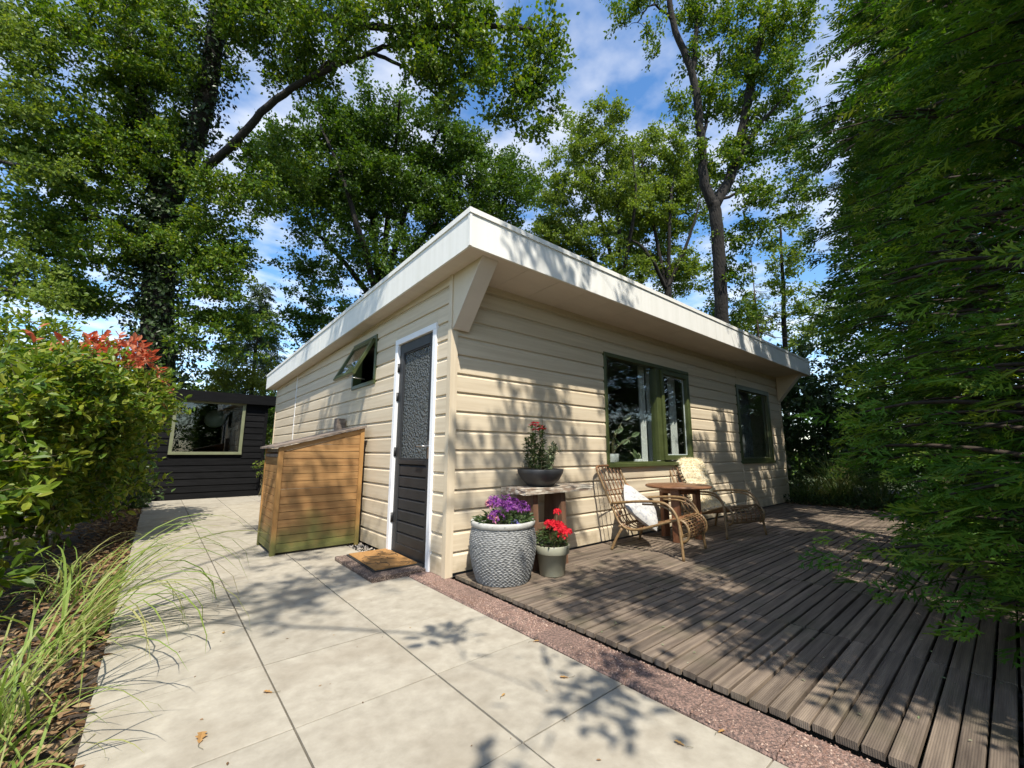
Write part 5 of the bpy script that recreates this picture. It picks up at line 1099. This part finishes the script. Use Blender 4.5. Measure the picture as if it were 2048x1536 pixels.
# dark hedge behind the end of the deck
b0 = np.array([10.6, 0.9, -0.05])
shrub('laurel_hedge', 'dark shaded hedge behind the tall reed grass at the deck end', b0, [([b0+[0, q_, 0], b0+[0, q_*1.1, 0.9], b0+[-0.1, q_*1.2, 1.9]], 0.04, 0.01) for q_ in (-1.2, -0.4, 0.4, 1.2)],
      [('w', (10.5, 0.9, 1.3), (0.6, 2.2, 1.3), 150), ('w', (10.9, 1.0, 2.6), (0.6, 1.8, 0.6), 60), ('w', (10.3, -0.9, 1.0), (0.5, 0.8, 1.0), 40), ('w', (12.4, -2.9, 1.2), (0.6, 2.2, 1.3), 90), ('w', (12.6, 1.2, 2.4), (0.8, 2.6, 1.8), 110)], 'hedge_leaf', cr=0.32, nleaf=80, lsize=0.12, shape=KITE, trunk_mat='stem')

# ---- grasses
def grass(name, label, clumps, mat, width=0.007, cat='grass', nseg=9):
    base = np.array([clumps[0][0], clumps[0][1], -0.055]); e = empty(name, base); tag(e, label, cat)
    mb = MB()
    for (x, y, n, L0, L1, a0, a1, spread, el0, el1, curl) in clumps:
        for k in range(n):
            a = rng.uniform(a0, a1); L = rng.uniform(L0, L1); el = rng.uniform(el0, el1); cu_ = rng.uniform(0.6, 1.3)*curl
            p = np.array([x+rng.normal(0, spread), y+rng.normal(0, spread), -0.055]); ds = L/nseg; pts = [p]
            for s in range(nseg):
                el -= cu_*(0.4+1.2*s/nseg)/nseg; a += rng.normal(0, 0.03)
                p = p+ds*np.array([math.cos(a)*math.cos(el), math.sin(a)*math.cos(el), math.sin(el)])
                if p[2] < -0.03: p[2] = -0.03
                pts.append(p)
            pts = np.array(pts); sd = np.array([-math.sin(a), math.cos(a), 0])+rng.normal(0, 0.3, 3); sd /= np.linalg.norm(sd)
            wv = width*rng.uniform(0.7, 1.2)*np.interp(np.linspace(0, 1, nseg+1), [0, 0.3, 0.8, 1], [0.7, 1, 0.7, 0.05])
            V = np.concatenate([pts-sd*wv[:, None]/2, pts+sd*wv[:, None]/2]); i = np.arange(nseg)
            mb.add(V, np.stack([i, i+1, i+nseg+2, i+nseg+1], -1), max(0.001, rng.random()), True)
    mb.build('blades', mat, e, -base)
    return e
PI = math.pi
grass('ornamental_grass', 'arching ornamental grass spilling over the edge of the paving', [(-2.12, 0.35, 34, 0.75, 1.2, -1.3, 1.0, 0.04, 1.05, 1.45, 2.5), (-2.16, 0.10, 24, 0.6, 1.0, -2.8, 2.0, 0.05, 0.9, 1.5, 2.2), (-2.10, 0.48, 16, 0.95, 1.35, -0.8, 0.7, 0.03, 1.15, 1.45, 2.7)], 'grass_blade', 0.0115)
grass('ornamental_grass', 'upright clump of yellowing grass in brown leaf litter beside the slabs', [(-2.22, -0.72, 46, 0.45, 0.85, -3.1, 3.1, 0.05, 1.0, 1.5, 1.5), (-2.26, -0.42, 32, 0.5, 0.85, -3.1, 3.1, 0.05, 1.0, 1.5, 1.7), (-2.14, -1.0, 30, 0.25, 0.5, -3.1, 3.1, 0.05, 0.7, 1.4, 2.2)], 'grass_blade', 0.0085)
grass('ornamental_grass', 'loose clump of pale green grass in front of the dark hedge bush', [(-2.25, 1.3, 55, 0.5, 0.9, -3.1, 3.1, 0.08, 0.8, 1.4, 2.0)], 'grass_blade', 0.008)
grass('reed_grass', 'tall dark reed grass clump at the far end of the deck', [(8.45, -0.75, 330, 0.9, 1.65, -3.14, 3.14, 0.16, 0.75, 1.5, 1.3), (8.6, -1.35, 150, 0.8, 1.4, -3.14, 3.14, 0.15, 0.8, 1.5, 1.4), (8.35, -0.2, 90, 0.6, 1.1, -3.14, 3.14, 0.12, 0.8, 1.5, 1.5)], 'reed_blade', 0.012)
# low plants at the deck end and below the conifers
mb = MB(); n = 2600; P = np.stack([rng.uniform(7.75, 9.2, n), rng.uniform(-2.6, 0.3, n), rng.uniform(-0.02, 0.16, n)], -1)
leaves(mb, P, rvec(n)+[0, 0, 0.3], rvec(n)*0.6+[0, 0, 1], rng.uniform(0.05, 0.10, n), OVAL)
tag(mb.build('ground_cover', 'hedge_leaf'), 'low leafy ground cover around the reed grass', 'ground cover', kind='stuff')
# ---- litter
mb = MB(); n = 5200; y_ = rng.uniform(-3, 7.8, n); x_ = -1.99-np.abs(rng.normal(0, 0.33, n)); P = np.stack([x_, y_, -0.045+rng.uniform(0, 0.03, n)], -1)
leaves(mb, P, rvec(n)*[1, 1, 0.25], rvec(n)*0.45+[0, 0, 1], rng.uniform(0.03, 0.075, n), OVAL)
tag(mb.build('leaf_litter', 'litter_leaf'), 'brown dry leaf litter covering the bed beside the path', 'leaf litter', kind='stuff')
mb = MB(); n = 900; P = np.stack([rng.uniform(7.72, 8.4, n), rng.uniform(-3.2, 0.1, n), np.full(n, -0.004)], -1)
leaves(mb, P, rvec(n)*[1, 1, 0.2], rvec(n)*0.4+[0, 0, 1], rng.uniform(0.03, 0.07, n), OVAL)
tag(mb.build('leaf_litter', 'litter_leaf'), 'brown leaf litter along the far end of the deck', 'leaf litter', kind='stuff')
mb = MB(); n = 260; P = np.stack([rng.uniform(0.1, 7.6, n), -rng.uniform(0.1, 3.2, n), np.full(n, 0.0)], -1)
leaves(mb, P, rvec(n)*[1, 1, 0.1], rvec(n)*0.3+[0, 0, 1], rng.uniform(0.008, 0.022, n), OVAL)
tag(mb.build('fallen_blossom', 'variegated_leaf'), 'tiny pale fallen petals scattered over the deck boards', 'petals', kind='stuff')
mb = MB(); n = 150; P = np.stack([rng.uniform(-1.95, -0.2, n), rng.uniform(-2.6, 6, n), np.full(n, GZ+0.003)], -1)
leaves(mb, P, rvec(n)*[1, 1, 0.1], rvec(n)*0.3+[0, 0, 1], rng.uniform(0.006, 0.018, n), OVAL)
tag(mb.build('plant_debris', 'litter_leaf'), 'tiny dark bits of plant debris on the paving', 'debris', kind='stuff')
def hitz(u, v, z):
    dd = fw+rt*(u-1024)/FPX-up*(v-768)/FPX; return CAM+dd*(z-CAM[2])/dd[2]
for (u, v, s, lab) in ((398, 1487, 0.052, 'curled orange oak leaf lying in the middle of a front slab'), (545, 1385, 0.035, 'thin reddish leaf lying across the paving joint'), (1065, 1283, 0.030, 'small yellow leaf beside the kerb stones next to the slab joint'), (1138, 1355, 0.034, 'brown folded leaf on the sunlit slab near the kerb stones'), (1370, 1492, 0.030, 'pale yellow round leaf with a thin stalk on the paving'), (340, 1042, 0.06, 'dry brown leaf on the far paving beside the bed'), (1436, 1465, 0.026, 'small green leaf on the slab against the kerb'), (448, 1263, 0.024, 'tiny yellow green leaf on the shaded slab'), (1003, 1393, 0.02, 'short brown leaf stalk on the sunlit slab')):
    e = empty('fallen_leaf', hitz(u, v, GZ+0.004)); tag(e, lab, 'leaf', 'fallen leaves on the paving')
    m = MB(); a = rng.uniform(0, 6.28); leaves(m, np.zeros((1, 3)), np.array([[math.cos(a), math.sin(a), 0.12]]), np.array([[0.15, 0.1, 1.0]]), s*1.25, OAKL); m.build('blade', 'dry_leaf', e)
    MB().tube([(0, 0, 0.001), (-0.4*s*math.cos(a), -0.4*s*math.sin(a), 0.003), (-0.9*s*math.cos(a+0.4), -0.9*s*math.sin(a+0.4), 0.002)], 0.0008, 4).build('stalk', 'stem', e)

# ---- the unseen oak beside the path, leaf clumps placed overhead to cast dappled shade
b0 = np.array([-5.2, -3.6, -0.1]); Z = lambda x, y, z: np.array([x, y, z])
limbs = [([b0, Z(-5.1, -3.5, 2), Z(-5.0, -3.4, 4.4)], 0.30, 0.24), ([Z(-5.0, -3.4, 4.2), Z(-4.0, -2.4, 5.6), Z(-2.6, -1.2, 6.8), Z(-1.2, 0.2, 7.6)], 0.028, 0.008), ([Z(-5.0, -3.4, 4.4), Z(-3.6, -3.7, 6.2), Z(-1.6, -4.0, 7.0), Z(0.6, -4.3, 7.6)], 0.028, 0.008), ([Z(-3.6, -3.7, 6.2), Z(-2.6, -3.6, 5.0), Z(-1.8, -3.4, 3.9)], 0.02, 0.006), ([Z(-5.0, -3.4, 4.2), Z(-5.2, -1.6, 5.6), Z(-4.8, 0.4, 6.8)], 0.05, 0.012), ([Z(-5, -3.4, 4.4), Z(-5.4, -4.6, 6.4), Z(-5.6, -5.6, 7.6)], 0.11, 0.03)]
blobs = [('w', (-2.2, -0.7, 7.0), (1.3, 0.9, 0.6), 54), ('w', (-3.1, -3.8, 6.9), (0.8, 0.35, 0.4), 15), ('w', (-0.9, -3.6, 7.1), (1.4, 0.8, 0.6), 29), ('w', (-3.0, -2.6, 7.0), (0.6, 0.5, 0.5), 7), ('w', (-6.0, -5.2, 7.0), (1.2, 1.4, 0.9), 20), ('w', (-1.2, 0.9, 8.0), (0.9, 0.9, 0.5), 36), ('w', (-0.95, -4.45, 5.2), (0.75, 0.75, 0.35), 20), ('w', (-1.72, -3.12, 3.55), (0.20, 0.10, 0.06), 2), ('w', (-1.60, -3.95, 3.6), (0.24, 0.2, 0.1), 3)]
tree('oak_tree', 'oak standing in the bed out of view, boughs placed to dapple the slabs and walls', 'tree', b0, limbs, blobs, 'oak_leaf', cr=0.30, nleaf=62, lsize=0.11, shape=OVAL, skip=lambda c: bool(inframe(c, 1.2)[0]))
# hedge behind the viewer, seen only in the panes
mb = MB(); n = 10000; P = np.stack([rng.uniform(-9, 14, n), -9.5+rng.normal(0, 0.35, n), 3.4*rng.random(n)**0.8], -1)
leaves(mb, P, rvec(n), rvec(n)+[0, 0.6, 0.5], rng.uniform(0.10, 0.2, n), KITE)
tag(mb.build('garden_hedge', 'hedge_leaf'), 'clipped hedge across the lane facing the house front', 'hedge', kind='stuff')
# wood closing the horizon
mb = MB(); n = 18000
aa = rng.uniform(-1.15, 2.2, n); dd = rng.uniform(24, 32, n); hh = (3.2+1.6*np.sin(aa*9)+1.0*np.sin(aa*23))*rng.random(n)**0.75
P = np.stack([CAM[0]+np.sin(aa)*dd, CAM[1]+np.cos(aa)*dd, hh], -1)
leaves(mb, P, rvec(n), rvec(n)+[-0.3, -0.5, 0.5], rng.uniform(0.25, 0.5, n), KITE)
tag(mb.build('distant_wood', 'oak_leaf_deep'), 'far belt of leafy trees closing off the horizon', 'woodland', kind='stuff')
